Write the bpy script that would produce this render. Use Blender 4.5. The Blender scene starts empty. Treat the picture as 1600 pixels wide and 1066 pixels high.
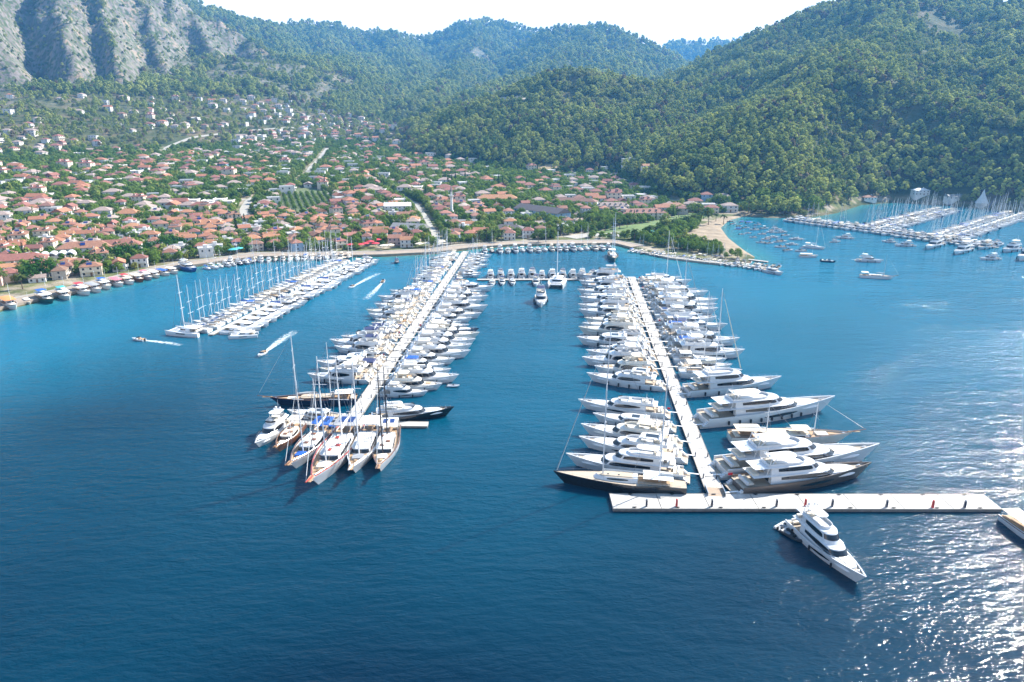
import bpy, math, random
import numpy as np
import time as _tm; _t0 = _tm.time()
from mathutils import Vector
R = math.radians
rnd = random.Random(7)
scn = bpy.context.scene
COL = scn.collection
# ------------------------------------------------------------------ camera
CAM_H, PITCH, FPX = 95.0, R(17.8), 1066.67
cam = bpy.data.cameras.new('camera'); cam.lens = 24; cam.sensor_width = 36
cam.clip_start = 1; cam.clip_end = 20000
camo = bpy.data.objects.new('camera', cam); COL.objects.link(camo)
camo.location = (0, 0, CAM_H); camo.rotation_euler = (R(90) - PITCH, 0, 0)
scn.camera = camo
# ------------------------------------------------------------------ sky and sun
SUN_EL, SUN_AZ = R(40), R(55)          # azimuth measured from +Y towards +X
w = bpy.data.worlds.new('World'); scn.world = w; w.use_nodes = True
nt = w.node_tree; bg = nt.nodes['Background']
sky = nt.nodes.new('ShaderNodeTexSky'); sky.sky_type = 'NISHITA'; sky.sun_disc = False
sky.sun_elevation = SUN_EL; sky.sun_rotation = SUN_AZ
sky.altitude = 50; sky.air_density = 1.5; sky.dust_density = 1.4; sky.ozone_density = 2.5
# bright haze veil kept low on the horizon, so the water reflects blue sky
_tc = nt.nodes.new('ShaderNodeTexCoord'); _mp = nt.nodes.new('ShaderNodeMapping'); _mp.inputs['Scale'].default_value = (1, 1, 3)
_nz = nt.nodes.new('ShaderNodeTexNoise'); _nz.inputs['Scale'].default_value = 2.2; _nz.inputs['Detail'].default_value = 7
_rp = nt.nodes.new('ShaderNodeMapRange'); _rp.inputs[1].default_value = .3; _rp.inputs[2].default_value = .7; _rp.inputs[3].default_value = .75; _rp.inputs[4].default_value = 1
_mx = nt.nodes.new('ShaderNodeMix'); _mx.data_type = 'RGBA'; _mx.inputs[7].default_value = (10.5, 9.6, 9.3, 1)
nt.links.new(_tc.outputs['Generated'], _mp.inputs[0]); nt.links.new(_mp.outputs[0], _nz.inputs[0]); nt.links.new(_nz.outputs['Fac'], _rp.inputs[0])
_sx = nt.nodes.new('ShaderNodeSeparateXYZ'); nt.links.new(_tc.outputs['Generated'], _sx.inputs[0])
_el = nt.nodes.new('ShaderNodeMapRange'); _el.interpolation_type = 'SMOOTHSTEP'; _el.inputs[1].default_value = .11; _el.inputs[2].default_value = .26; _el.inputs[3].default_value = 1; _el.inputs[4].default_value = 0
nt.links.new(_sx.outputs[2], _el.inputs[0]); _mu = nt.nodes.new('ShaderNodeMath'); _mu.operation = 'MULTIPLY'
nt.links.new(_el.outputs[0], _mu.inputs[0]); nt.links.new(_rp.outputs[0], _mu.inputs[1]); nt.links.new(_mu.outputs[0], _mx.inputs[0]); nt.links.new(sky.outputs[0], _mx.inputs[6]); nt.links.new(_mx.outputs[2], bg.inputs[0]); bg.inputs[1].default_value = 0.085
sl = bpy.data.lights.new('sun', 'SUN'); sl.energy = 5.0; sl.angle = R(0.5); sl.color = (1, .95, .87)
so = bpy.data.objects.new('sun', sl); COL.objects.link(so)
sd_ = Vector((math.sin(SUN_AZ) * math.cos(SUN_EL), math.cos(SUN_AZ) * math.cos(SUN_EL), math.sin(SUN_EL)))
so.rotation_euler = sd_.to_track_quat('Z', 'Y').to_euler(); so.location = sd_ * 3000 + Vector((0, 2500, 0))
scn.view_settings.view_transform = 'Standard'; scn.view_settings.look = 'None'
scn.view_settings.exposure = 1.42; scn.view_settings.gamma = 1
scn.render.engine = 'CYCLES'
cy = scn.cycles
cy.max_bounces = 6; cy.diffuse_bounces = 2; cy.glossy_bounces = 3; cy.transmission_bounces = 3
cy.transparent_max_bounces = 8; cy.volume_bounces = 0; cy.sample_clamp_indirect = 6
cy.use_denoising = True; cy.caustics_reflective = False; cy.caustics_refractive = False
HAZE_DENSITY = 0.000105

def P(u, v, z=0.0):
    """point at height z seen at photo position u, v (surveying helper)"""
    a = (u - 800) / FPX; b = (v - 533) / FPX
    c, s = math.cos(PITCH), math.sin(PITCH)
    dy, dz = c - b * s, -s - b * c
    t = (z - CAM_H) / dz
    return (a * t, dy * t)
def PD(u, v, d):
    """point at ground distance d on the sight line u, v"""
    a = (u - 800) / FPX; b = (v - 533) / FPX
    c, s = math.cos(PITCH), math.sin(PITCH)
    dy, dz = c - b * s, -s - b * c
    k = d / math.hypot(a, dy)
    return (a * k, dy * k, CAM_H + dz * k)
def pix(x, y, z):
    z = z - CAM_H; c, s = math.cos(PITCH), math.sin(PITCH)
    f = y * c - z * s; up = y * s + z * c
    return 800 + FPX * x / f, 533 - FPX * up / f
# ------------------------------------------------------------------ materials
MAT = {}
def mat(name, col, rough=.6, metal=0, var=0.0, vscale=2.0, spec=.5, coat=0, emis=None, objvar=0.0, bump=0):
    m = bpy.data.materials.new(name); m.use_nodes = True
    t = m.node_tree; b = t.nodes['Principled BSDF']
    b.inputs['Base Color'].default_value = (*col, 1); b.inputs['Roughness'].default_value = rough
    b.inputs['Metallic'].default_value = metal; b.inputs['Specular IOR Level'].default_value = spec
    b.inputs['Coat Weight'].default_value = coat
    last = None
    if var or objvar or bump:
        hsv = t.nodes.new('ShaderNodeHueSaturation'); hsv.inputs['Color'].default_value = (*col, 1)
        val = None
        tc = t.nodes.new('ShaderNodeTexCoord')
        nz = t.nodes.new('ShaderNodeTexNoise'); nz.inputs['Scale'].default_value = vscale
        nz.inputs['Detail'].default_value = 5
        t.links.new(tc.outputs['Object'], nz.inputs['Vector'])
        mr = t.nodes.new('ShaderNodeMapRange'); mr.inputs[1].default_value = .3; mr.inputs[2].default_value = .7
        mr.inputs[3].default_value = 1 - var; mr.inputs[4].default_value = 1 + var
        t.links.new(nz.outputs['Fac'], mr.inputs[0]); val = mr.outputs[0]
        if objvar:
            oi = t.nodes.new('ShaderNodeObjectInfo')
            m2 = t.nodes.new('ShaderNodeMapRange'); m2.inputs[3].default_value = 1 - objvar; m2.inputs[4].default_value = 1 + objvar
            t.links.new(oi.outputs['Random'], m2.inputs[0])
            mu = t.nodes.new('ShaderNodeMath'); mu.operation = 'MULTIPLY'
            t.links.new(val, mu.inputs[0]); t.links.new(m2.outputs[0], mu.inputs[1]); val = mu.outputs[0]
            m3 = t.nodes.new('ShaderNodeMapRange'); m3.inputs[3].default_value = .5 - objvar * .06; m3.inputs[4].default_value = .5 + objvar * .06
            m4 = t.nodes.new('ShaderNodeMath'); m4.operation = 'FRACT'; m5 = t.nodes.new('ShaderNodeMath'); m5.operation = 'MULTIPLY'; m5.inputs[1].default_value = 7.3
            t.links.new(oi.outputs['Random'], m5.inputs[0]); t.links.new(m5.outputs[0], m4.inputs[0]); t.links.new(m4.outputs[0], m3.inputs[0])
            t.links.new(m3.outputs[0], hsv.inputs['Hue'])
        t.links.new(val, hsv.inputs['Value']); t.links.new(hsv.outputs[0], b.inputs['Base Color'])
        if bump:
            bp = t.nodes.new('ShaderNodeBump'); bp.inputs['Strength'].default_value = bump; bp.inputs['Distance'].default_value = .1
            t.links.new(nz.outputs['Fac'], bp.inputs['Height']); t.links.new(bp.outputs[0], b.inputs['Normal'])
    MAT[name] = m
    return m
mat('gelcoat_white', (.66, .665, .67), .22, coat=.3, var=.03, vscale=.6)
mat('gelcoat_cream', (.68, .65, .58), .25, coat=.3, var=.03, vscale=.6)
mat('gelcoat_grey', (.30, .32, .35), .25, coat=.3)
mat('hull_navy', (.012, .02, .05), .15, coat=.5)
mat('hull_black', (.012, .012, .014), .15, coat=.5)
mat('hull_bronze', (.16, .13, .11), .3, metal=.4)
mat('hull_blue', (.03, .10, .33), .3, coat=.3)
mat('hull_wood', (.16, .065, .028), .35, var=.25, vscale=1.5, coat=.3)
mat('hull_green', (.02, .10, .09), .3, coat=.3)
mat('hull_red', (.36, .05, .035), .4)
mat('antifoul', (.02, .03, .06), .7)
mat('teak', (.36, .24, .14), .7, var=.15, vscale=3)
mat('teak_pale', (.40, .33, .25), .7, var=.12, vscale=3)
mat('deck_white', (.56, .56, .545), .55, var=.06, vscale=2)
mat('glass_dark', (.008, .010, .014), .06, spec=.8)
mat('glass_blue', (.02, .05, .09), .06, spec=.8)
mat('cushion_cream', (.68, .61, .50), .8)
mat('cushion_tan', (.45, .30, .17), .8)
mat('canvas_white', (.70, .70, .68), .8, var=.05, vscale=1)
mat('canvas_cream', (.66, .58, .45), .8, var=.06, vscale=1)
mat('canvas_blue', (.015, .10, .42), .7, var=.1, vscale=1)
mat('canvas_navy', (.015, .025, .09), .7)
mat('canvas_grey', (.28, .29, .31), .8)
mat('canvas_red', (.50, .035, .05), .75, var=.1, vscale=1)
mat('canvas_orange', (.68, .24, .08), .75, var=.1, vscale=1)
mat('canvas_turq', (.05, .34, .36), .75)
mat('canvas_pink', (.60, .16, .20), .75, var=.1, vscale=1)
mat('canvas_yellow', (.70, .45, .06), .75)
mat('black_rubber', (.012, .012, .014), .6)
mat('steel', (.62, .63, .65), .25, metal=.9)
mat('spar_white', (.80, .80, .80), .4)
mat('spar_dark', (.03, .03, .035), .4)
mat('spar_wood', (.34, .17, .07), .5)
mat('wire', (.20, .22, .25), .4)
mat('rope_pale', (.6, .6, .58), .8)
mat('solar', (.01, .03, .14), .15)
mat('red_paint', (.55, .03, .03), .45)
mat('flag_red', (.55, .02, .03), .8)
mat('yellow_paint', (.75, .45, .04), .5)
mat('pool_water', (.08, .42, .45), .1)
mat('pier_concrete', (.43, .412, .385), .8, var=.16, vscale=.7, bump=.2)
mat('pier_edge', (.20, .19, .18), .85, var=.2, vscale=1)
mat('pier_plank', (.34, .25, .18), .8, var=.15, vscale=2)
mat('quay_stone', (.30, .24, .185), .85, var=.15, vscale=.25, bump=.2)
mat('quay_pale', (.29, .265, .23), .85, var=.12, vscale=.2)
mat('wall_white', (.66, .64, .61), .85, var=.06, vscale=.4, objvar=.06)
mat('wall_cream', (.66, .58, .45), .85, var=.06, vscale=.4, objvar=.10)
mat('wall_pink', (.62, .43, .36), .85, var=.06, vscale=.4, objvar=.10)
mat('wall_stone', (.42, .37, .31), .9, var=.2, vscale=.8, objvar=.10)
mat('wall_blue', (.28, .40, .52), .85, var=.06, vscale=.4)
mat('wall_teal', (.36, .52, .50), .85, var=.06, vscale=.4)
mat('roof_terracotta', (.235, .105, .072), .85, var=.22, vscale=.8, objvar=.22, bump=.3)
mat('roof_orange', (.33, .15, .08), .85, var=.2, vscale=.8, objvar=.16, bump=.3)
mat('roof_pale', (.31, .24, .205), .9, var=.2, vscale=.8, objvar=.16, bump=.3)
mat('roof_brown', (.22, .12, .085), .9, var=.2, vscale=.8, objvar=.2, bump=.3)
mat('roof_grey', (.20, .20, .20), .8, var=.15, vscale=.8)
mat('roof_dark', (.10, .085, .085), .7, var=.15, vscale=.8)
mat('roof_flat', (.44, .42, .40), .9, var=.12, vscale=.5)
mat('roof_white', (.6, .6, .59), .6, var=.05, vscale=.5)
mat('window_glass', (.03, .045, .06), .12)
mat('door_wood', (.20, .11, .06), .6)
mat('road_pale', (.33, .31, .27), .9, var=.12, vscale=.15)
mat('bark', (.13, .095, .065), .95, var=.2, vscale=3)
mat('foam', (.80, .86, .88), .7)

def leaf_mat(name, c1, c2, trans=.4, objvar=.3):
    m = bpy.data.materials.new(name); m.use_nodes = True; t = m.node_tree
    t.nodes.remove(t.nodes['Principled BSDF']); out = t.nodes['Material Output']
    tc = t.nodes.new('ShaderNodeTexCoord'); nz = t.nodes.new('ShaderNodeTexNoise')
    nz.inputs['Scale'].default_value = .45; nz.inputs['Detail'].default_value = 3
    t.links.new(tc.outputs['Object'], nz.inputs['Vector'])
    oi = t.nodes.new('ShaderNodeObjectInfo')
    add = t.nodes.new('ShaderNodeMath'); add.operation = 'MULTIPLY_ADD'; add.inputs[1].default_value = .85; add.use_clamp = True; 
    wn = t.nodes.new('ShaderNodeTexNoise'); wn.inputs['Scale'].default_value = .012; wn.inputs['Detail'].default_value = 3
    t.links.new(oi.outputs['Location'], wn.inputs['Vector'])
    wm = t.nodes.new('ShaderNodeMath'); wm.operation = 'MULTIPLY_ADD'; wm.inputs[1].default_value = 1.6; wm.inputs[2].default_value = -.55
    t.links.new(wn.outputs['Fac'], wm.inputs[0])
    w2 = t.nodes.new('ShaderNodeMath'); w2.operation = 'MULTIPLY_ADD'; w2.inputs[1].default_value = .55
    t.links.new(oi.outputs['Random'], w2.inputs[0]); t.links.new(wm.outputs[0], w2.inputs[2])
    t.links.new(w2.outputs[0], add.inputs[0])
    sub = t.nodes.new('ShaderNodeMath'); sub.operation = 'SUBTRACT'; sub.inputs[1].default_value = .45
    t.links.new(nz.outputs['Fac'], sub.inputs[0]); t.links.new(sub.outputs[0], add.inputs[2])
    mx = t.nodes.new('ShaderNodeMix'); mx.data_type = 'RGBA'
    mx.inputs[6].default_value = (*c1, 1); mx.inputs[7].default_value = (*c2, 1)
    t.links.new(add.outputs[0], mx.inputs[0])
    d = t.nodes.new('ShaderNodeBsdfDiffuse'); tr = t.nodes.new('ShaderNodeBsdfTranslucent'); ms = t.nodes.new('ShaderNodeMixShader')
    ms.inputs[0].default_value = trans
    t.links.new(mx.outputs[2], d.inputs[0]); t.links.new(mx.outputs[2], tr.inputs[0])
    t.links.new(d.outputs[0], ms.inputs[1]); t.links.new(tr.outputs[0], ms.inputs[2]); t.links.new(ms.outputs[0], out.inputs[0])
    MAT[name] = m
leaf_mat('leaf_pine', (.14, .22, .05), (.54, .57, .17))
leaf_mat('leaf_dry', (.17, .125, .07), (.30, .24, .15))
leaf_mat('leaf_olive', (.13, .175, .06), (.36, .37, .15))
leaf_mat('leaf_broad', (.085, .165, .028), (.22, .30, .065))
leaf_mat('leaf_light', (.15, .19, .035), (.26, .25, .06))
leaf_mat('leaf_cypress', (.03, .06, .022), (.055, .09, .03))
leaf_mat('leaf_palm', (.06, .10, .025), (.12, .15, .05))
leaf_mat('leaf_dark', (.03, .10, .016), (.06, .14, .026))

# ------------------------------------------------------------------ mesh builder
class MB:
    def __init__(s): s.v = []; s.f = []; s.m = []
    def add(s, vs, fs, m):
        o = len(s.v); s.v += [tuple(p) for p in vs]
        for f in fs: s.f.append(tuple(i + o for i in f)); s.m.append(m)
        return s
    def box(s, x0, x1, y0, y1, z0, z1, m, top=None):
        """box; top = (dx0, dx1, dy) insets of the upper face for tapered blocks"""
        a, b, c = top or (0, 0, 0)
        vs = [(x0, y0, z0), (x1, y0, z0), (x1, y1, z0), (x0, y1, z0),
              (x0 + a, y0 + c, z1), (x1 - b, y0 + c, z1), (x1 - b, y1 - c, z1), (x0 + a, y1 - c, z1)]
        return s.add(vs, [(3, 2, 1, 0), (4, 5, 6, 7), (0, 1, 5, 4), (1, 2, 6, 5), (2, 3, 7, 6), (3, 0, 4, 7)], m)
    def loft(s, rings, m, cap0=True, cap1=True, closed=True):
        n = len(rings[0]); vs = [p for r in rings for p in r]; fs = []
        for k in range(len(rings) - 1):
            for i in range(n if closed else n - 1):
                j = (i + 1) % n
                fs.append((k * n + i, k * n + j, (k + 1) * n + j, (k + 1) * n + i))
        if cap0: fs.append(tuple(range(n - 1, -1, -1)))
        if cap1: fs.append(tuple((len(rings) - 1) * n + i for i in range(n)))
        return s.add(vs, fs, m)
    def tube(s, pts, r, m, n=5):
        rings = []; k = len(pts)
        rr = r if isinstance(r, (list, tuple)) else [r] * k
        for i, p in enumerate(pts):
            a = Vector(pts[max(i - 1, 0)]); b = Vector(pts[min(i + 1, k - 1)])
            d = (b - a).normalized(); up = Vector((0, 0, 1)) if abs(d.z) < .9 else Vector((1, 0, 0))
            e = d.cross(up).normalized(); g = d.cross(e).normalized()
            rings.append([tuple(Vector(p) + (e * math.cos(t * 2 * math.pi / n) - g * math.sin(t * 2 * math.pi / n)) * rr[i]) for t in range(n)])
        return s.loft(rings, m)
    def prism(s, poly, z0, z1, m):
        return s.loft([[(x, y, z0) for x, y in poly], [(x, y, z1) for x, y in poly]], m)
    def lathe(s, prof, cx, cy, m, n=10):
        return s.loft([[(cx + r * math.cos(t * 2 * math.pi / n), cy + r * math.sin(t * 2 * math.pi / n), z) for t in range(n)] for r, z in prof], m)
    def mesh(s, name, smooth=False):
        me = bpy.data.meshes.new(name); me.from_pydata(s.v, [], s.f)
        mats = sorted(set(s.m)); idx = {k: i for i, k in enumerate(mats)}
        for k in mats: me.materials.append(MAT[k])
        me.polygons.foreach_set('material_index', [idx[k] for k in s.m])
        if smooth:
            me.polygons.foreach_set('use_smooth', [True] * len(s.f))
        me.update()
        if smooth:
            try: me.set_sharp_from_angle(angle=R(38))
            except Exception: pass
        return me
def link(name, data, parent=None):
    o = bpy.data.objects.new(name, data); COL.objects.link(o)
    if parent is not None: o.parent = parent
    return o
def tag(o, label=None, cat=None, group=None, kind=None):
    if label: o['label'] = label
    if cat: o['category'] = cat
    if group: o['group'] = group
    if kind: o['kind'] = kind
    return o
class Proto:
    """one of a kind: parts and sub-parts that are copied for every instance"""
    def __init__(s, name, look, cat): s.name, s.look, s.cat = name, look, cat; s.parts = []; s.cache = None; s.flat = None
    def add(s, pname, mb, parent=None, smooth=True):
        s.parts.append([pname, mb, parent, smooth]); return len(s.parts) - 1
    def place(s, loc, rz=0, scale=1, detail=True):
        sc = scale if isinstance(scale, (tuple, list)) else (scale,) * 3
        if detail:
            if s.cache is None:
                s.cache = [mb.mesh(pn, sm) for pn, mb, pa, sm in s.parts]
                for (pn, mb, pa, sm), me in zip(s.parts, s.cache): outward(me, mb)
            r = link(s.name, None); obs = []
            for (pn, mb, pa, sm), me in zip(s.parts, s.cache):
                obs.append(link(pn, me, r if pa is None else obs[pa]))
        else:
            if s.flat is None:
                al = MB()
                for pn, mb, pa, sm in s.parts:
                    o = len(al.v); al.v += mb.v; al.f += [tuple(i + o for i in f) for f in mb.f]; al.m += mb.m
                s.flat = al.mesh(s.name, True)
            r = link(s.name, s.flat)
        r.location = loc; r.rotation_euler = (0, 0, rz); r.scale = sc
        r['category'] = s.cat
        return r
def outward(me, mb):
    """shade leaf cards with the roundness of their clump"""
    if getattr(mb, 'nv', None) and len(mb.nv) == len(mb.v):
        me.polygons.foreach_set('use_smooth', [True] * len(me.polygons))
        me.normals_split_custom_set_from_vertices(mb.nv)
def ordn(n):
    return f"{n}{'th' if 10 <= n % 100 <= 20 else {1: 'st', 2: 'nd', 3: 'rd'}.get(n % 10, 'th')}"
# ------------------------------------------------------------------ terrain
def _hash(ix, iy, s):
    h = (ix.astype(np.int64) * 374761393 + iy.astype(np.int64) * 668265263 + s * 1442695041) & 0xffffffff
    h = ((h ^ (h >> 13)) * 1274126177) & 0xffffffff
    return ((h ^ (h >> 16)) & 0xffff) / 65535.0
def vnoise(x, y, s=0):
    ix = np.floor(x); iy = np.floor(y); fx = x - ix; fy = y - iy
    fx = fx * fx * (3 - 2 * fx); fy = fy * fy * (3 - 2 * fy)
    a = _hash(ix, iy, s); b = _hash(ix + 1, iy, s); c = _hash(ix, iy + 1, s); d = _hash(ix + 1, iy + 1, s)
    return (a * (1 - fx) + b * fx) * (1 - fy) + (c * (1 - fx) + d * fx) * fy - .5
def fbm(x, y, s=0, o=4, g=.5):
    t = 0; a = 1
    for k in range(o):
        t = t + a * vnoise(x, y, s + k * 17); x = x * 2.03 + 11.3; y = y * 2.03 + 5.7; a *= g
    return t
def ridged(x, y, s=0, o=4):
    t = 0; a = 1
    for k in range(o):
        t = t + a * (.5 - 2 * np.abs(vnoise(x, y, s + k * 13))); x = x * 2.1 + 3.3; y = y * 2.1 + 7.1; a *= .5
    return t
COAST_PX = [(-420, 600), (-150, 530), (0, 484), (60, 470), (120, 458), (200, 438), (290, 418), (400, 403), (500, 402), (600, 400), (680, 396),
            (735, 389), (800, 384), (960, 382), (990, 389), (1050, 402), (1110, 408), (1160, 411), (1172, 402), (1155, 391), (1131, 372),
            (1120, 356), (1133, 344), (1160, 337), (1200, 340), (1262, 340), (1301, 333), (1342, 320), (1400, 316), (1480, 321), (1600, 332), (1750, 345), (2000, 360)]
COAST = [P(u, v) for u, v in COAST_PX]
LAND = np.array([(-9000, 200)] + COAST + [(9000, 900), (9000, 12000), (-9000, 12000)])
def coast_sd(x, y):
    """signed distance to the shore, positive on land"""
    best = np.full(x.shape, 1e18); inside = np.zeros(x.shape, bool)
    n = len(LAND)
    for i in range(n):
        ax, ay = LAND[i]; bx, by = LAND[(i + 1) % n]
        dx, dy = bx - ax, by - ay
        t = np.clip(((x - ax) * dx + (y - ay) * dy) / (dx * dx + dy * dy), 0, 1)
        best = np.minimum(best, (x - ax - t * dx) ** 2 + (y - ay - t * dy) ** 2)
        c = ((ay > y) != (by > y)) & (x < (bx - ax) * (y - ay) / (by - ay + 1e-12) + ax)
        inside ^= c
    return np.where(inside, 1, -1) * np.sqrt(best)
# ridge lines: photo bearing, ground distance; slope front/back, crest rounding
RIDGES = [
    # low wooded hill behind the town, right of centre
    ([(610, 197, 1640), (700, 180, 1580), (780, 152, 1540), (850, 128, 1520), (922, 117, 1500), (980, 127, 1480), (1040, 142, 1480), (1090, 150, 1500)], .42, 25),
    ([(922, 117, 1500), (900, 165, 1340), (880, 205, 1240)], .40, 20),
    ([(1040, 142, 1480), (1010, 190, 1270), (1000, 225, 1170)], .42, 20),
    # hill over the cove
    ([(1170, 188, 1080), (1250, 150, 1120), (1342, 117, 1150), (1420, 140, 1120), (1500, 178, 1060), (1600, 222, 1040), (1720, 250, 1020)], .50, 30),
    ([(1342, 117, 1150), (1330, 190, 1030), (1320, 245, 970)], .46, 25),
    ([(1170, 188, 1080), (1150, 225, 1000), (1135, 255, 930)], .46, 25),
    ([(1500, 178, 1060), (1520, 250, 980)], .46, 25),
    # main right-hand mountain
    ([(1030, 125, 2150), (1090, 100, 2100), (1200, 58, 2000), (1290, 18, 1950), (1340, 1, 1920), (1390, -9, 1900), (1470, 0, 1930), (1560, 10, 1960), (1650, 16, 2000), (1800, 10, 2100), (2000, 20, 2200)], .50, 30),
    ([(1390, -9, 1900), (1370, 55, 1500), (1342, 112, 1200)], .50, 25),
    ([(1290, 18, 1950), (1200, 95, 1650), (1120, 150, 1400)], .52, 18),
    ([(1560, 10, 1960), (1570, 75, 1550), (1590, 150, 1250)], .50, 20),
    ([(1200, 58, 2000), (1120, 110, 1800), (1050, 150, 1560)], .52, 18),
    ([(1650, 16, 2000), (1720, 90, 1500), (1760, 180, 1150)], .5, 20),
    # far skyline
    ([(250, -20, 3600), (300, 8, 3600), (330, 20, 3700), (400, 36, 3900), (440, 42, 4100), (480, 42, 4300), (520, 41, 4400), (560, 51, 4500), (610, 52, 4500), (660, 59, 4500), (700, 46, 4500), (730, 36, 4500), (760, 34, 4500), (800, 43, 4450), (850, 56, 4300)], .50, 25),
    ([(820, 72, 3800), (870, 54, 3650), (900, 46, 3550), (930, 44, 3500), (960, 52, 3400), (985, 64, 3350), (1005, 84, 3250), (1040, 115, 3050)], .52, 25),
    ([(980, 100, 5200), (1020, 82, 5300), (1050, 70, 5300), (1080, 71, 5300), (1120, 69, 5300), (1200, 70, 5300), (1400, 60, 5300)], .5, 25),
    # spurs running down into the valley
    ([(480, 42, 4300), (520, 85, 3500), (560, 120, 2800)], .48, 18),
    ([(400, 36, 3900), (440, 75, 3200), (500, 115, 2700), (530, 148, 2300)], .5, 18),
    ([(610, 52, 4500), (650, 105, 3300), (640, 140, 2600)], .48, 18),
    ([(750, 34, 4500), (740, 90, 3500), (700, 125, 2700), (660, 155, 2100)], .5, 18),
    ([(930, 44, 3500), (880, 95, 2800), (800, 130, 2300), (720, 158, 1900)], .45, 18),
    ([(985, 64, 3350), (960, 110, 2600), (900, 128, 2100)], .45, 18),
    # limestone massif on the left
    ([(-700, -60, 2300), (-300, -95, 2400), (0, -85, 2500), (130, -70, 2550), (215, -22, 2600), (258, -6, 2620), (300, 8, 2640), (345, 32, 2620), (390, 58, 2560), (430, 88, 2480), (470, 125, 2380), (505, 158, 2260)], .98, 10),
    ([(-300, -95, 2400), (-260, 30, 2050), (-240, 95, 1850)], .95, 8),
    ([(-60, -85, 2500), (-40, 20, 2180), (-10, 75, 2000)], 1.05, 8),
    ([(60, -80, 2520), (95, 0, 2260), (110, 70, 2060), (115, 105, 1950)], 1.1, 8),
    ([(150, -60, 2560), (165, 30, 2250), (185, 115, 1960)], 1.1, 8),
    ([(215, -22, 2600), (235, 50, 2330), (262, 120, 2060)], 1.05, 8),
    ([(300, 8, 2640), (330, 75, 2380), (370, 140, 2120)], .95, 8),
    ([(390, 58, 2560), (420, 115, 2330), (450, 158, 2120)], .9, 8),
]
RW = [([PD(*q) for q in r], k, rr) for r, k, rr in RIDGES]
def _hills(x, y):
    hs = []
    for pts, k, rr in RW:
        b = np.full(x.shape, -1e9)
        for (ax, ay, az), (bx, by, bz) in zip(pts[:-1], pts[1:]):
            dx, dy = bx - ax, by - ay
            t = np.clip(((x - ax) * dx + (y - ay) * dy) / (dx * dx + dy * dy), 0, 1)
            dd = np.sqrt((x - ax - t * dx) ** 2 + (y - ay - t * dy) ** 2)
            b = np.maximum(b, az + t * (bz - az) - k * (np.sqrt(dd * dd + rr * rr) - rr))
        hs.append(b)
    return hs
AP_ = [0]
def base_h(x, y, sd):
    b = np.where(sd > 0, 1.1 + .5 * np.clip(sd / 20, 0, 1) + .052 * np.clip(sd - 60, 0, 1700) + .10 * np.clip(sd - 1500, 0, 9000), 1.1 + .3 * sd)
    # apron of the massif on the left
    ap = .16 * np.clip(sd - 780 - .25 * np.clip(x + 900, -400, 900), 0, 900) * np.clip((-x - 150) / 500, 0, 1)
    AP_[0] = ap
    return np.maximum(b, -6) + ap
def terrain(x, y):
    """height, height above the valley floor, shore distance"""
    x = np.asarray(x, float); y = np.asarray(y, float)
    sd = coast_sd(x, y); b = base_h(x, y, sd)
    hs = _hills(x + 22 * fbm(x / 160, y / 160, 3, 3), y + 22 * fbm(x / 160, y / 160, 9, 3))
    d = np.hypot(x, y)
    top = b.copy()
    for h in hs: top = np.maximum(top, h)
    sc = 7.0
    acc = np.exp((b - top) / sc)
    for h in hs: acc = acc + np.exp(np.clip((h - top) / sc, -60, 0))
    z = top + sc * np.log(acc) * np.clip((top - b) / 20, 0, 1)
    z = np.where(sd < 0, b, np.minimum(z, b + .72 * sd))
    rel = z - b + np.maximum(AP_[0], 0)
    amp = np.clip((z - b) / 90, 0, 1)
    amp = amp * np.clip(sd / 120, 0, 1)
    z = z + amp * (26 * fbm(x / 230, y / 230, 21, 4) + 15 * ridged(x / 150, y / 150, 31, 3) - 4)
    massif = np.clip((-x - 350 - .1 * (y - 2000)) / 250, 0, 1) * np.clip((d - 1700) / 200, 0, 1) * np.clip((3100 - d) / 300, 0, 1)
    z = z + massif * amp * (34 * ridged((x + y * .3) / 95, y / 190, 41, 4) + 13 * ridged(x / 42, y / 70, 47, 3) + 10 * fbm(x / 26, y / 26, 43, 3))
    return z, rel, sd
NA, ND = 560, 430
az = np.linspace(R(-56), R(56), NA); dist = np.exp(np.linspace(math.log(280), math.log(7000), ND))
A_, D_ = np.meshgrid(az, dist)
GX = (D_ * np.sin(A_)).ravel(); GY = (D_ * np.cos(A_)).ravel()
GZ, GREL, GSD = terrain(GX, GY)
_dz = GZ.reshape(ND, NA)
sy = np.gradient(_dz, axis=0) / np.gradient(D_, axis=0); sx = np.gradient(_dz, axis=1) / (np.gradient(A_, axis=1) * D_)
GSL = np.hypot(sx, sy).ravel()
def zat(x, y):
    """terrain height by bilinear look-up on the built grid"""
    x = np.asarray(x, float); y = np.asarray(y, float)
    a = np.arctan2(x, y); d = np.hypot(x, y)
    fi = np.clip((a - az[0]) / (az[1] - az[0]), 0, NA - 1.001); fj = np.clip((np.log(d) - math.log(280)) / (math.log(7000) - math.log(280)) * (ND - 1), 0, ND - 1.001)
    i = fi.astype(int); j = fj.astype(int); fi -= i; fj -= j
    return (_dz[j, i] * (1 - fi) + _dz[j, i + 1] * fi) * (1 - fj) + (_dz[j + 1, i] * (1 - fi) + _dz[j + 1, i + 1] * fi) * fj
def gl(arr, x, y):
    a = np.arctan2(x, y); d = np.hypot(x, y); g = arr.reshape(ND, NA)
    i = np.clip(np.rint((a - az[0]) / (az[1] - az[0])), 0, NA - 1).astype(int)
    j = np.clip(np.rint((np.log(d) - math.log(280)) / (math.log(7000) - math.log(280)) * (ND - 1)), 0, ND - 1).astype(int)
    return g[j, i]
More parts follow.
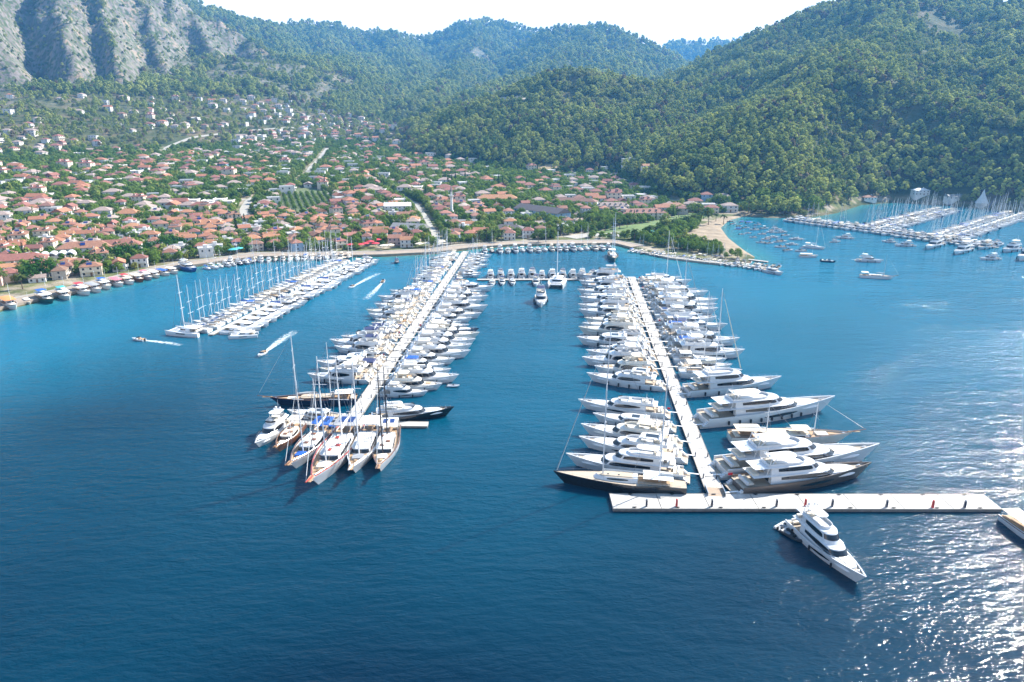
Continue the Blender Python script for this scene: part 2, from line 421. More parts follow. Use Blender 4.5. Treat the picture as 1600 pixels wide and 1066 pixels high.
def inpoly(poly, x, y):
    ins = np.zeros(np.shape(x), bool); n = len(poly)
    for i in range(n):
        ax, ay = poly[i]; bx, by = poly[(i + 1) % n]
        ins ^= ((ay > y) != (by > y)) & (x < (bx - ax) * (y - ay) / (by - ay + 1e-12) + ax)
    return ins
def gmesh(name, X, Y, Z, rows, cols, attrs):
    me = bpy.data.meshes.new(name)
    n = rows * cols; me.vertices.add(n)
    me.vertices.foreach_set('co', np.stack([X, Y, Z], 1).ravel())
    i = (np.arange(rows - 1)[:, None] * cols + np.arange(cols - 1)[None]).ravel()
    q = np.stack([i, i + 1, i + cols + 1, i + cols], 1)
    me.loops.add(q.size); me.loops.foreach_set('vertex_index', q.ravel())
    me.polygons.add(len(q)); me.polygons.foreach_set('loop_start', np.arange(len(q)) * 4)
    me.polygons.foreach_set('use_smooth', np.ones(len(q), bool))
    me.update(calc_edges=True)
    for k, a in attrs.items():
        at = me.attributes.new(k, 'FLOAT', 'POINT'); at.data.foreach_set('value', a.astype(np.float32))
    return me
SAND = [P(u, v, 1.2) for u, v in [(1062, 371), (1085, 359), (1106, 347), (1128, 339), (1165, 336), (1168, 341), (1146, 350), (1138, 360), (1150, 374), (1180, 388), (1182, 400), (1150, 396), (1110, 387), (1070, 378)]]
SCARS = [(505, 82, 60, 3000), (750, 85, 40, 3600), (800, 157, 45, 1700), (868, 260, 40, 900), (1470, 40, 45, 1700)]
fl = fbm(GX / 60, GY / 60, 55, 4)
sand = inpoly(SAND, GX, GY).astype(float)
town = ((GREL < 7) & (GSD > 2) & (np.hypot(GX, GY) < 1900)).astype(float)
gm = np.hypot(GX, GY)
massifm = np.clip((-GX - 300 - .1 * (GY - 2000)) / 200, 0, 1) * np.clip((gm - 1600) / 200, 0, 1) * np.clip((3200 - gm) / 300, 0, 1)
rock = np.clip((GSL - .47) / .25 + fl * .9, 0, 1) * np.clip(massifm * 1.2 + .12, 0, 1)
for (u, v, rad, d) in SCARS[:2]:
    cx, cy_, _z = PD(u, v, d)
    rock = np.maximum(rock, np.clip(1.6 - np.hypot(GX - cx, (GY - cy_) * .5) / rad + fl, 0, 1))
for (u, v, rad, d) in [(330, 95, 170, 2350), (400, 110, 170, 2330), (455, 140, 130, 2260), (20, 75, 200, 2050), (500, 70, 120, 3300)]:
    cx, cy_, _z = PD(u, v, d)
    rock = np.maximum(rock, np.clip(1.15 - np.hypot(GX - cx, (GY - cy_) * .6) / rad + fl * 1.8, 0, .85))
terr = link('terrain', gmesh('terrain', GX, GY, GZ, ND, NA, {'sand': sand, 'town': town, 'rock': rock}))
tag(terr, 'valley floor and hills rising behind the marina', None, None, 'structure')
def mk_terrain_mat():
    m = bpy.data.materials.new('terrain_ground'); m.use_nodes = True; t = m.node_tree; N = t.nodes.new; L = t.links.new
    b = t.nodes['Principled BSDF']; b.inputs['Roughness'].default_value = .95; b.inputs['Specular IOR Level'].default_value = .1
    tc = N('ShaderNodeTexCoord')
    def noise(sc, det=5, vec=None):
        n = N('ShaderNodeTexNoise'); n.inputs['Scale'].default_value = sc; n.inputs['Detail'].default_value = det
        L(vec or tc.outputs['Object'], n.inputs['Vector']); return n.outputs['Fac']
    def ramp(fac, stops):
        r = N('ShaderNodeValToRGB'); L(fac, r.inputs[0]); e = r.color_ramp.elements
        e[0].position, e[0].color = stops[0][0], (*stops[0][1], 1); e[1].position, e[1].color = stops[-1][0], (*stops[-1][1], 1)
        for p, c in stops[1:-1]:
            x = e.new(p); x.color = (*c, 1)
        return r.outputs[0]
    def mix(f, a, c):
        x = N('ShaderNodeMix'); x.data_type = 'RGBA'; L(f, x.inputs[0]); L(a, x.inputs[6]); L(c, x.inputs[7]); return x.outputs[2]
    def attr(k):
        a = N('ShaderNodeAttribute'); a.attribute_name = k; return a.outputs['Fac']
    hill = ramp(noise(.02, 8), [(.3, (.045, .065, .026)), (.5, (.075, .085, .038)), (.62, (.14, .115, .07)), (.75, (.20, .165, .115))])
    mp = N('ShaderNodeMapping'); mp.inputs['Scale'].default_value = (1, 1, .28); L(tc.outputs['Object'], mp.inputs[0])
    rockc = ramp(noise(.03, 10, mp.outputs[0]), [(.28, (.075, .066, .058)), (.42, (.15, .132, .115)), (.55, (.225, .20, .178)), (.64, (.30, .215, .145)), (.78, (.34, .31, .275))])
    mps = N('ShaderNodeMapping'); mps.inputs['Scale'].default_value = (1, 1, .6); L(tc.outputs['Object'], mps.inputs[0])
    shrub = ramp(noise(.13, 12, mps.outputs[0]), [(.47, (0, 0, 0)), (.56, (.95, .95, .95))])
    grn = ramp(noise(.11, 4), [(.3, (.05, .075, .028)), (.7, (.10, .12, .05))])
    rockc = mix(shrub, rockc, grn)
    townc = ramp(noise(.045, 7), [(.3, (.07, .10, .035)), (.45, (.12, .13, .055)), (.55, (.26, .22, .16)), (.7, (.36, .32, .26))])
    sandc = ramp(noise(.15, 6), [(.3, (.24, .19, .135)), (.7, (.33, .265, .19))])
    c = mix(attr('rock'), hill, rockc); c = mix(attr('town'), c, townc); c = mix(attr('sand'), c, sandc)
    L(c, b.inputs['Base Color'])
    bp = N('ShaderNodeBump'); bp.inputs['Strength'].default_value = .8; bp.inputs['Distance'].default_value = 6
    n2 = noise(.06, 8); L(n2, bp.inputs['Height']); L(bp.outputs[0], b.inputs['Normal'])
    return m
terr.data.materials.append(mk_terrain_mat())
# ------------------------------------------------------------------ water
xs = np.concatenate([[-7600, -4000, -2000, -1200], np.linspace(-800, 900, 171), [1300, 2200, 4000, 7600]])
ys = np.concatenate([[-900, -200, -50], np.linspace(0, 900, 91), [1500, 3000, 7600]])
WX, WY = np.meshgrid(xs, ys); WX = WX.ravel(); WY = WY.ravel()
wsd = -coast_sd(WX, WY)
shal_sheen = np.clip(1 - (wsd - 10) / 150, 0, 1) ** 1.3
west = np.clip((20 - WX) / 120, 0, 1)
shal_sheen = shal_sheen * (.45 + .55 * west) + .55 * np.clip((WY - 215) / 190, 0, 1) * np.clip((25 - WX) / 120, 0, 1)
shal_sheen = shal_sheen + .16 * np.clip((WX + 30) / 110, 0, 1) * np.clip((WY - 40) / 60, 0, 1) + .34 * np.clip((WY - 95) / 150, 0, 1)
shal_sheen = shal_sheen + .38 * np.clip((WX - 70) / 160, 0, 1) * np.clip((WY - 170) / 220, 0, 1)  # sun and sky sheen painted into the body colour on the right
shal_sheen = np.clip(shal_sheen + .28 * fbm(WX / 130, WY / 130, 71, 3), 0, 1)
near_sh = np.clip(1 - wsd / 26, 0, 1)
water = link('water', gmesh('water', WX, WY, np.zeros_like(WX), len(ys), len(xs), {'shallow_and_sheen': shal_sheen, 'edge': near_sh}))
tag(water, 'blue rippled sea of the marina bay', None, None, 'structure')
def mk_water():
    m = bpy.data.materials.new('sea_water'); m.use_nodes = True; t = m.node_tree; N = t.nodes.new; L = t.links.new
    b = t.nodes['Principled BSDF']; b.inputs['Roughness'].default_value = .07; b.inputs['IOR'].default_value = 1.33; b.inputs['Specular IOR Level'].default_value = .30
    b.subsurface_method = 'BURLEY'; b.inputs['Subsurface Weight'].default_value = 1; b.inputs['Subsurface Radius'].default_value = (1, 1, 1); b.inputs['Subsurface Scale'].default_value = 1.6
    tc = N('ShaderNodeTexCoord')
    def attr(k):
        a = N('ShaderNodeAttribute'); a.attribute_name = k; return a.outputs['Fac']
    def mixc(f, a, c):
        x = N('ShaderNodeMix'); x.data_type = 'RGBA'; L(f, x.inputs[0])
        for i, q in ((6, a), (7, c)):
            if isinstance(q, tuple): x.inputs[i].default_value = (*q, 1)
            else: L(q, x.inputs[i])
        return x.outputs[2]
    c = mixc(attr('shallow_and_sheen'), (.0001, .010, .026), (.0005, .118, .20))
    c = mixc(attr('edge'), c, (.03, .19, .20))
    L(c, b.inputs['Base Color'])
    def wave(sx, sy, rot, det, rough=.55):
        mp = N('ShaderNodeMapping'); mp.inputs['Rotation'].default_value = (0, 0, R(rot)); mp.inputs['Scale'].default_value = (sx, sy, 1)
        L(tc.outputs['Object'], mp.inputs[0])
        n = N('ShaderNodeTexNoise'); n.inputs['Scale'].default_value = 1; n.inputs['Detail'].default_value = det; n.inputs['Roughness'].default_value = rough
        n.inputs['Distortion'].default_value = .3
        L(mp.outputs[0], n.inputs['Vector']); return n.outputs['Fac']
    def madd(a, k, c=None):
        x = N('ShaderNodeMath'); x.operation = 'MULTIPLY_ADD'; L(a, x.inputs[0]); x.inputs[1].default_value = k
        if c is not None: L(c, x.inputs[2])
        else: x.inputs[2].default_value = 0
        return x.outputs[0]
    h = madd(wave(.055, .16, -24, 3), .9)           # long low swell
    h = madd(wave(.22, .55, -32, 4), .62, h)          # wind ripples
    h = madd(wave(.8, 1.6, -15, 4), .20, h)
    lane = N('ShaderNodeMapRange'); lane.inputs[1].default_value = .3; lane.inputs[2].default_value = .7; lane.inputs[3].default_value = .45; lane.inputs[4].default_value = 1.25
    L(wave(.006, .018, -12, 3), lane.inputs[0])         # calmer and rougher lanes of wind
    hm = N('ShaderNodeMath'); hm.operation = 'MULTIPLY'; L(h, hm.inputs[0]); L(lane.outputs[0], hm.inputs[1]); h = hm.outputs[0]
    bp = N('ShaderNodeBump'); bp.inputs['Strength'].default_value = 1; bp.inputs['Distance'].default_value = .8
    L(h, bp.inputs['Height']); L(bp.outputs[0], b.inputs['Normal'])
    return m
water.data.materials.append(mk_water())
# ------------------------------------------------------------------ haze
def mk_haze():
    m = bpy.data.materials.new('haze_air'); m.use_nodes = True; t = m.node_tree
    t.nodes.remove(t.nodes['Principled BSDF'])
    v = t.nodes.new('ShaderNodeVolumePrincipled'); v.inputs['Color'].default_value = (.12, .46, 1, 1)
    v.inputs['Density'].default_value = HAZE_DENSITY; v.inputs['Anisotropy'].default_value = .2
    t.links.new(v.outputs[0], t.nodes['Material Output'].inputs['Volume'])
    MAT['haze_air'] = m
mk_haze()
hz = link('haze', MB().box(-7800, 7800, -1000, 7800, -8, 1150, 'haze_air').mesh('haze')); tag(hz, 'thin blue haze over the bay and hills', None, None, 'stuff')
# ------------------------------------------------------------------ boat building kit
def hull_rings(L, B, fs, fb, rake=.08, bowp=2.3, draft=.5, stern_w=.88, full=.35, bul=.35, inner=.14, tr=0.0, n=15):
    """stations from stern to bow; returns outer rings, deck outline and sheer function"""
    rings = []; deck = []
    def sheer(t): return fs + (fb - fs) * t ** 1.7
    for k in range(n):
        t = k / (n - 1); t = 1 - (1 - t) ** 1.25
        def hw(p, q):
            f = stern_w + (1 - stern_w) * min(t / full, 1) if t < full else 1 - ((t - full) / (1 - full)) ** p
            return max(f, .0) * B / 2 * q
        s = sheer(t)
        zs = [-draft, .0, s * .35, s * .72, s]
        ws = [hw(bowp * .55, .55), hw(bowp * .72, .88), hw(bowp * .82, .95), hw(bowp * .92, .99), hw(bowp, 1)]
        xs_ = []
        for z in zs:
            q = max(z, -draft) / s
            xs_.append(-L / 2 + t * L * (1 - rake) + rake * L * (max(q, -.3) ** 1 if q > 0 else q) * t ** 3 - tr * L * max(q, 0) * (1 - t) ** 6 * -1)
        e = .012 * B
        r = [(x, -(w_ + e), z) for x, w_, z in zip(xs_, ws, zs)]
        iw = max(ws[-1] - inner, .01); xi = xs_[-1] - (inner * 1.5 if t > .9 else 0)
        dz = s - bul
        ring = r + [(xi, -iw, s), (xi, -max(iw - .02, .005), dz)]
        ring = ring + [(x, -y, z) for x, y, z in reversed(ring)]
        rings.append(ring); deck.append((xi, iw + .03, dz + .015))
    return rings, deck, sheer
def add_hull(p, L, B, fs, fb, hm, deckm, stripe='antifoul', **kw):
    rings, deck, sheer = hull_rings(L, B, fs, fb, **kw)
    mb = MB(); n = len(rings[0]); h = n // 2
    for k in range(len(rings) - 1):
        a, b = rings[k], rings[k + 1]
        for i in range(n - 1):
            if i == h - 1: continue
            mm = stripe if i in (0, n - 2) else hm
            mb.add([a[i], a[i + 1], b[i + 1], b[i]], [(0, 3, 2, 1)], mm)
    mb.add(rings[0], [tuple(range(n))], hm)
    hull = p.add('hull', mb)
    dk = MB()
    for (x0, w0, z0), (x1, w1, z1) in zip(deck[:-1], deck[1:]):
        dk.add([(x0, -w0, z0), (x0, w0, z0), (x1, w1, z1), (x1, -w1, z1)], [(0, 3, 2, 1)], deckm)
    p.add('deck', dk, hull, smooth=False)
    def dw(x):
        for (x0, w0, z0), (x1, w1, z1) in zip(deck[:-1], deck[1:]):
            if x0 <= x <= x1:
                t = (x - x0) / (x1 - x0 + 1e-9); return w0 + t * (w1 - w0), z0 + t * (z1 - z0)
        return (deck[0][1], deck[0][2]) if x < deck[0][0] else (deck[-1][1], deck[-1][2])
    return hull, dw, sheer
def outline(xa, xb, w, nose, n=11, pw=2.4, rear=.94):
    """plan of a deckhouse: straight sides, rounded nose; list from rear starboard round the nose to rear port"""
    side = []
    xs_ = xb - nose
    for k in range(5): t = k / 5; side.append((xa + (xs_ - xa) * t, w * (rear + (1 - rear) * min(1, t * 1.6))))
    for k in range(n):
        a = k / (n - 1) * math.pi / 2
        side.append((xs_ + nose * math.sin(a) ** (2 / pw), max(w * math.cos(a) ** (2 / pw), .0)))
    return [(x, -y) for x, y in side] + [(x, y) for x, y in reversed(side[:-1])]
def lerp(a, b, t): return tuple(x + (y - x) * t for x, y in zip(a, b))
def tier(o0, z0, o1, z1, m, top=None):
    mb = MB(); a = [(x, y, z0) for x, y in o0]; b = [(x, y, z1) for x, y in o1]
    mb.loft([a, b], m, cap0=False, cap1=False)
    mb.add(b, [tuple(range(len(b)))], top or m)
    return mb
def band(o0, z0, o1, z1, i0, i1, f0, f1, m, taper=.0, off=.035):
    """window strip on the wall of a tier between outline indices i0..i1"""
    mb = MB(); ra = []; n = len(o0)
    for i in range(i0, i1 + 1):
        s = (i - i0) / max(i1 - i0, 1)
        q = 1 - taper * abs(2 * s - 1) ** 2.2
        mid = (f0 + f1) / 2; hh = (f1 - f0) / 2 * q
        pts = []
        for f in (mid - hh, mid + hh):
            x, y = lerp(o0[i], o1[i], f); z = z0 + (z1 - z0) * f
            (xa, ya), (xb, yb) = o0[max(i - 1, 0)], o0[min(i + 1, n - 1)]
            tx, ty = xb - xa, yb - ya; l = math.hypot(tx, ty) or 1
            pts.append((x + ty / l * off, y - tx / l * off, z))
        ra.append(pts)
    for (a, b), (c, d) in zip(ra[:-1], ra[1:]): mb.add([a, c, d, b], [(0, 1, 2, 3)], m)
    return mb
def slab(o, z0, z1, m, inset=0.12):
    cx = sum(x for x, y in o) / len(o)
    i = [(cx + (x - cx) * (1 - inset * .25), y * (1 - inset * .5)) for x, y in o]
    mb = MB(); mb.loft([[(x, y, z0) for x, y in i], [(x, y, (z0 + z1) / 2) for x, y in o], [(x, y, z1) for x, y in i]], m)
    return mb
NO = 2 * (5 + 11) - 1      # points of an outline
def coaming(o, z0, z1, m, th=.12, flare=.0):
    cx = sum(x for x, y in o) / len(o)
    ii = [(cx + (x - cx) * .965, y * (1 - th / max(abs(max(q for _, q in o)), .5))) for x, y in o]
    oo = [(cx + (x - cx) * (1 + flare), y * (1 + flare)) for x, y in o]
    mb = MB(); mb.loft([[(x, y, z0) for x, y in o], [(x, y, z1) for x, y in oo], [(x, y, z1) for x, y in ii], [(x, y, z0 + .03) for x, y in ii]], m, cap0=False, cap1=False)
    mb.add([(x, y, z0 + .04) for x, y in ii], [tuple(range(len(ii)))], 'deck_white')
    return mb
def add_rail(p, dw, sheer, L, x0, x1, h=.75, r=.025, hull=None):
    mb = MB()
    for sgn in (-1, 1):
        pts = []
        k = 8
        for i in range(k + 1):
            x = x0 + (x1 - x0) * i / k
            w_, z = dw(x); t = (x + L / 2) / L
            zz = sheer(min(max(t, 0), 1))
            pts.append((x, sgn * (w_ + .02), zz + h))
            mb.tube([(x, sgn * (w_ + .02), zz - .02), (x, sgn * (w_ + .02), zz + h)], r * .8, 'steel', 4)
        mb.tube(pts, r, 'steel', 4)
    p.add('rail', mb, hull, smooth=False)
def add_fenders(p, dw, L, xs_, z=.75, hull=None, r=.2, m='black_rubber', sides=(-1, 1)):
    for sgn in sides:
        for x in xs_:
            w_, dz = dw(x)
            mb = MB().lathe([(.02, z + .75), (r, z + .55), (r, z - .5), (.05, z - .7)], x, sgn * (w_ + r + .12), m, 7)
            p.add('fender', mb, hull)
def dome(p, x, y, z, r, parent=None, m='gelcoat_white'):
    mb = MB().lathe([(r * .6, z), (r, z + r * .6), (r * .85, z + r * 1.2), (r * .4, z + r * 1.6), (.01, z + r * 1.7)], x, y, m, 8)
    return p.add('radar_dome', mb, parent)
def make_yacht(name, look, L, B, decks=1, hm='gelcoat_white', sm='gelcoat_white', kind='fly', roof='hard', cover=None, win='glass_dark', fend=3, tender=False, seed=0, rails=True, sunpad='cushion_cream', hullwin=True, teak='teak_pale', arch=True, pas=True):
    rg = random.Random(seed); p = Proto(name, look, 'motor yacht')
    fs = .062 * L + .25; fb = .098 * L + .45
    hull, dw, sheer = add_hull(p, L, B, fs, fb, hm, teak, rake=.10, bowp=2.5, stern_w=.9, bul=.012 * L + .15, n=15)
    hx = -L / 2
    # swim platform
    p.add('swim_platform', MB().box(hx - .055 * L, hx + .02 * L, -B * .42, B * .42, .25, .5, teak).box(hx - .057 * L, hx + .02 * L, -B * .43, B * .43, .1, .25, hm), hull, smooth=False)
    if pas: p.add('passerelle', MB().box(hx - .055 * L - 2.6, hx - .02 * L, -B * .30, -B * .30 + .5, 1.02, 1.08, 'spar_white'), hull, smooth=False)
    if seed in (4, 11, 25, 31):
        fs_ = p.add('flag_staff', MB().tube([(hx + .01 * L, B * .2, fs), (hx - .02 * L, B * .2, fs + 1.9)], .03, 'steel', 4), hull)
        p.add('flag', MB().box(hx - .05 * L, hx - .018 * L, B * .2 - .02, B * .2 + .02, fs + 1.1, fs + 1.8, 'flag_red'), fs_, smooth=False)
    st = MB()
    for sgn in (-1, 1):
        for k in range(4):
            st.box(hx - .035 * L + k * .012 * L, hx + .02 * L, sgn * B * .36 - B * .06, sgn * B * .36 + B * .06, .5 + k * fs * .14, .5 + (k + 1) * fs * .14, sm)
    p.add('stern_stairs', st, hull, smooth=False)
    if hullwin:
        for sgn in (-1, 1):
            mb = MB(); zc = fs * .62
            a = -.10 * L; b = .16 * L
            pts = []
            for i in range(7):
                x = a + (b - a) * i / 6; w_, _ = dw(x); q = .5 * fs * .3 * (1 - .8 * abs(i / 3 - 1) ** 2)
                pts.append(((x, sgn * (w_ + .17), zc - q + .012 * L * (i / 6)), (x, sgn * (w_ + .19), zc + q + .012 * L * (i / 6))))
            for (c0, c1), (d0, d1) in zip(pts[:-1], pts[1:]): mb.add([c0, d0, d1, c1], [(0, 1, 2, 3) if sgn < 0 else (3, 2, 1, 0)], win)
            p.add('hull_window', mb, hull)
    dz = dw(-.1 * L)[1]
    H1 = min(2.25, .095 * L + .55) if kind != 'sport' else min(1.7, .07 * L + .5)
    xa, xb = (-.28 * L, .20 * L); w1 = B * .40
    if decks >= 2: xa, xb = -.30 * L, .24 * L
    if kind == 'sport': xa, xb = -.20 * L, .22 * L
    o0 = outline(xa, xb, w1, .16 * L); o1 = outline(xa, xb - .085 * L, w1 * .90, .10 * L)
    z0 = dz - .05; z1 = dz + H1
    # raised foredeck in front of the cabin
    fo0 = outline(.02 * L, .37 * L, B * .34, .2 * L); fo1 = outline(.02 * L, .345 * L, B * .29, .17 * L)
    fz = dw(.25 * L)[1] + .10 * H1
    p.add('foredeck', tier(fo0, dz - .1, fo1, fz + .25, sm), hull)
    p.add('sun_pad', MB().box(.19 * L, .29 * L, -B * .16, B * .16, fz + .2, fz + .38, sunpad, top=(.08, .08, .08)), hull, smooth=False)
    p.add('anchor_winch', MB().box(.385 * L, .41 * L, -.2, .2, dw(.4 * L)[1], dw(.4 * L)[1] + .35, 'steel').lathe([(.14, dw(.4 * L)[1] + .3), (.18, dw(.4 * L)[1] + .55), (.02, dw(.4 * L)[1] + .6)], .40 * L, .0, 'steel', 6), hull)
    cab = p.add('cabin', tier(o0, z0, o1, z1, sm))
    for i0, i1 in ((1, 7), (NO - 8, NO - 2)):
        p.add('side_window', band(o0, z0, o1, z1, i0, i1 + (2 if i0 < 9 else 0), .36, .86, win, taper=.4 if decks > 1 else .7), cab)
    p.add('windscreen', band(o0, z0, o1, z1, 8, NO - 9, .45, .92, win), cab)
    p.add('cabin_door', MB().box(xa - .03, xa + .02, -w1 * .5, w1 * .5, z0 + .1, z0 + H1 * .85, win), cab, smooth=False)
    # cockpit furniture
    p.add('cockpit_seat', MB().box(hx + .05 * L, hx + .085 * L, -B * .3, B * .3, dz, dz + .45, sunpad).box(hx + .035 * L, hx + .05 * L, -B * .3, B * .3, dz, dz + .85, sm), hull, smooth=False)
    p.add('cockpit_table', MB().box(hx + .10 * L, hx + .14 * L, -B * .15, B * .15, dz + .62, dz + .7, teak).box(hx + .115 * L, hx + .125 * L, -.1, .1, dz, dz + .62, 'steel'), hull, smooth=False)
    top = z1
    if kind == 'sport':
        so_ = outline(xa - .02 * L, xb - .12 * L, w1 * .90, .10 * L)
        p.add('cabin_roof', slab(so_, z1 - .02, z1 + .16, sm), cab)
        p.add('sunroof', MB().box(xa + .10 * L, xa + .20 * L, -w1 * .5, w1 * .5, z1 + .12, z1 + .19, win), cab, smooth=False)
        top = z1 + .16
        if cover: p.add('cockpit_cover', slab(outline(hx + .03 * L, xa + .03 * L, B * .40, .06 * L), dz + .9, dz + 1.35, cover, .3), hull)
    else:
        ro = outline(xa - .13 * L, xb - .115 * L, w1 * 1.02, .10 * L)
        p.add('upper_deck', slab(ro, z1 - .06, z1 + .16, sm), cab)
        zf = z1 + .16
        if decks == 1:
            fo = outline(xa - .08 * L, xb - .16 * L, w1 * .92, .12 * L)
            fl_ = p.add('flybridge', coaming(fo, zf - .05, zf + .75, sm))
            p.add('fly_windscreen', band(fo, zf, fo, zf + 1.1, 9, NO - 10, .68, 1.05, win), fl_)
            p.add('fly_seat', MB().box(xa - .02 * L, xa + .05 * L, -w1 * .75, w1 * .1, zf, zf + .5, sunpad), fl_, smooth=False)
            p.add('fly_seat', MB().box(xa + .12 * L, xa + .2 * L, w1 * .1, w1 * .7, zf, zf + .5, sunpad), fl_, smooth=False)
            p.add('helm_console', MB().box(xb - .31 * L, xb - .28 * L, -w1 * .6, -w1 * .1, zf, zf + .8, sm, top=(0, .1, 0)), fl_, smooth=False)
            top = zf + .75
            xt0, xt1, wt, zt = xa - .04 * L, xb - .30 * L, w1 * .82, zf + 2.0
        else:
            ua, ub = xa - .02 * L + .02 * L, xb - .14 * L
            uo0 = outline(ua, ub, w1 * .86, .13 * L); uo1 = outline(ua, ub - .06 * L, w1 * .78, .09 * L)
            H2 = 2.1
            up = p.add('upper_cabin', tier(uo0, zf - .03, uo1, zf + H2, sm))
            for i0, i1 in ((1, 7), (NO - 8, NO - 2)):
                p.add('side_window', band(uo0, zf, uo1, zf + H2, i0, i1, .34, .86, win, taper=.3), up)
            p.add('windscreen', band(uo0, zf, uo1, zf + H2, 8, NO - 9, .40, .90, win), up)
            uro = outline(ua - .12 * L, ub - .075 * L, w1 * .88, .09 * L)
            p.add('sun_deck', slab(uro, zf + H2 - .05, zf + H2 + .15, sm), up)
            p.add('deck_sofa', MB().box(xa - .12 * L, xa - .08 * L, -w1 * .6, w1 * .6, zf, zf + .5, sunpad).box(xa - .06 * L, xa - .03 * L, -w1 * .3, w1 * .3, zf + .3, zf + .6, teak), cab, smooth=False)
            zf2 = zf + H2 + .15
            fo = outline(ua - .02 * L, ub - .13 * L, w1 * .72, .09 * L)
            fl_ = p.add('flybridge', coaming(fo, zf2 - .05, zf2 + .7, sm))
            p.add('fly_seat', MB().box(ua, ua + .05 * L, -w1 * .5, w1 * .5, zf2, zf2 + .5, sunpad), fl_, smooth=False)
            top = zf2 + .7
            xt0, xt1, wt, zt = ua - .0 * L, ub - .20 * L, w1 * .62, zf2 + 2.0
        if roof in ('hard', 'soft'):
            rm = sm if roof == 'hard' else (cover or 'canvas_white')
            tb = slab(outline(xt0, xt1, wt, .06 * L), zt, zt + .16, rm)
            ht = p.add('hardtop' if roof == 'hard' else 'bimini', tb)
            for sgn in (-1, 1):
                lg = MB()
                lg.tube([(xt0 + .01 * L, sgn * wt * .95, zt - 1.5), (xt0 + .04 * L, sgn * wt * .85, zt + .02)], .13 if roof == 'hard' else .04, sm if roof == 'hard' else 'steel', 6)
                p.add('roof_post', lg, ht); lg = MB()
                lg.tube([(xt1 - .02 * L, sgn * wt * .85, zt - 1.5), (xt1 - .05 * L, sgn * wt * .75, zt + .02)], .06, sm if roof == 'hard' else 'steel', 5)
                p.add('roof_post', lg, ht)
            top = zt + .16
            if roof == 'hard' and decks == 1: p.add('sunroof', MB().box(xt0 + .05 * L, xt1 - .05 * L, -wt * .5, wt * .5, zt + .1, zt + .2, 'canvas_grey' if seed % 2 else win), ht, smooth=False)
        elif cover:
            p.add('flybridge_cover', slab(outline(xt0, xt1 + .06 * L, wt, .06 * L), zt - 1.5, zt - .95, cover, .4))
    if arch:
        ax = (xa - .0 * L) if kind != 'sport' else xa + .03 * L
        mb = MB(); wA = w1 * .72; h = top
        base = z1
        mb.tube([(ax - .03 * L, -wA, base), (ax, -wA * .9, h + .25), (ax, wA * .9, h + .25), (ax - .03 * L, wA, base)], .12, sm, 6)
        ar = p.add('radar_arch', mb)
        dome(p, ax, -wA * .4, h + .35, .32, ar); dome(p, ax, wA * .45, h + .35, .26, ar)
        p.add('antenna', MB().tube([(ax, .1, h + .3), (ax - .1 * h * .1, .1, h + 2.6)], .035, 'spar_white', 4), ar)
    if rails: add_rail(p, dw, sheer, L, .02 * L, .455 * L, hull=hull)
    if fend: add_fenders(p, dw, L, [L * (-.36 + .55 * i / max(fend - 1, 1)) for i in range(fend)], z=fs * .45, hull=hull, r=.16 + L * .004)
    return p
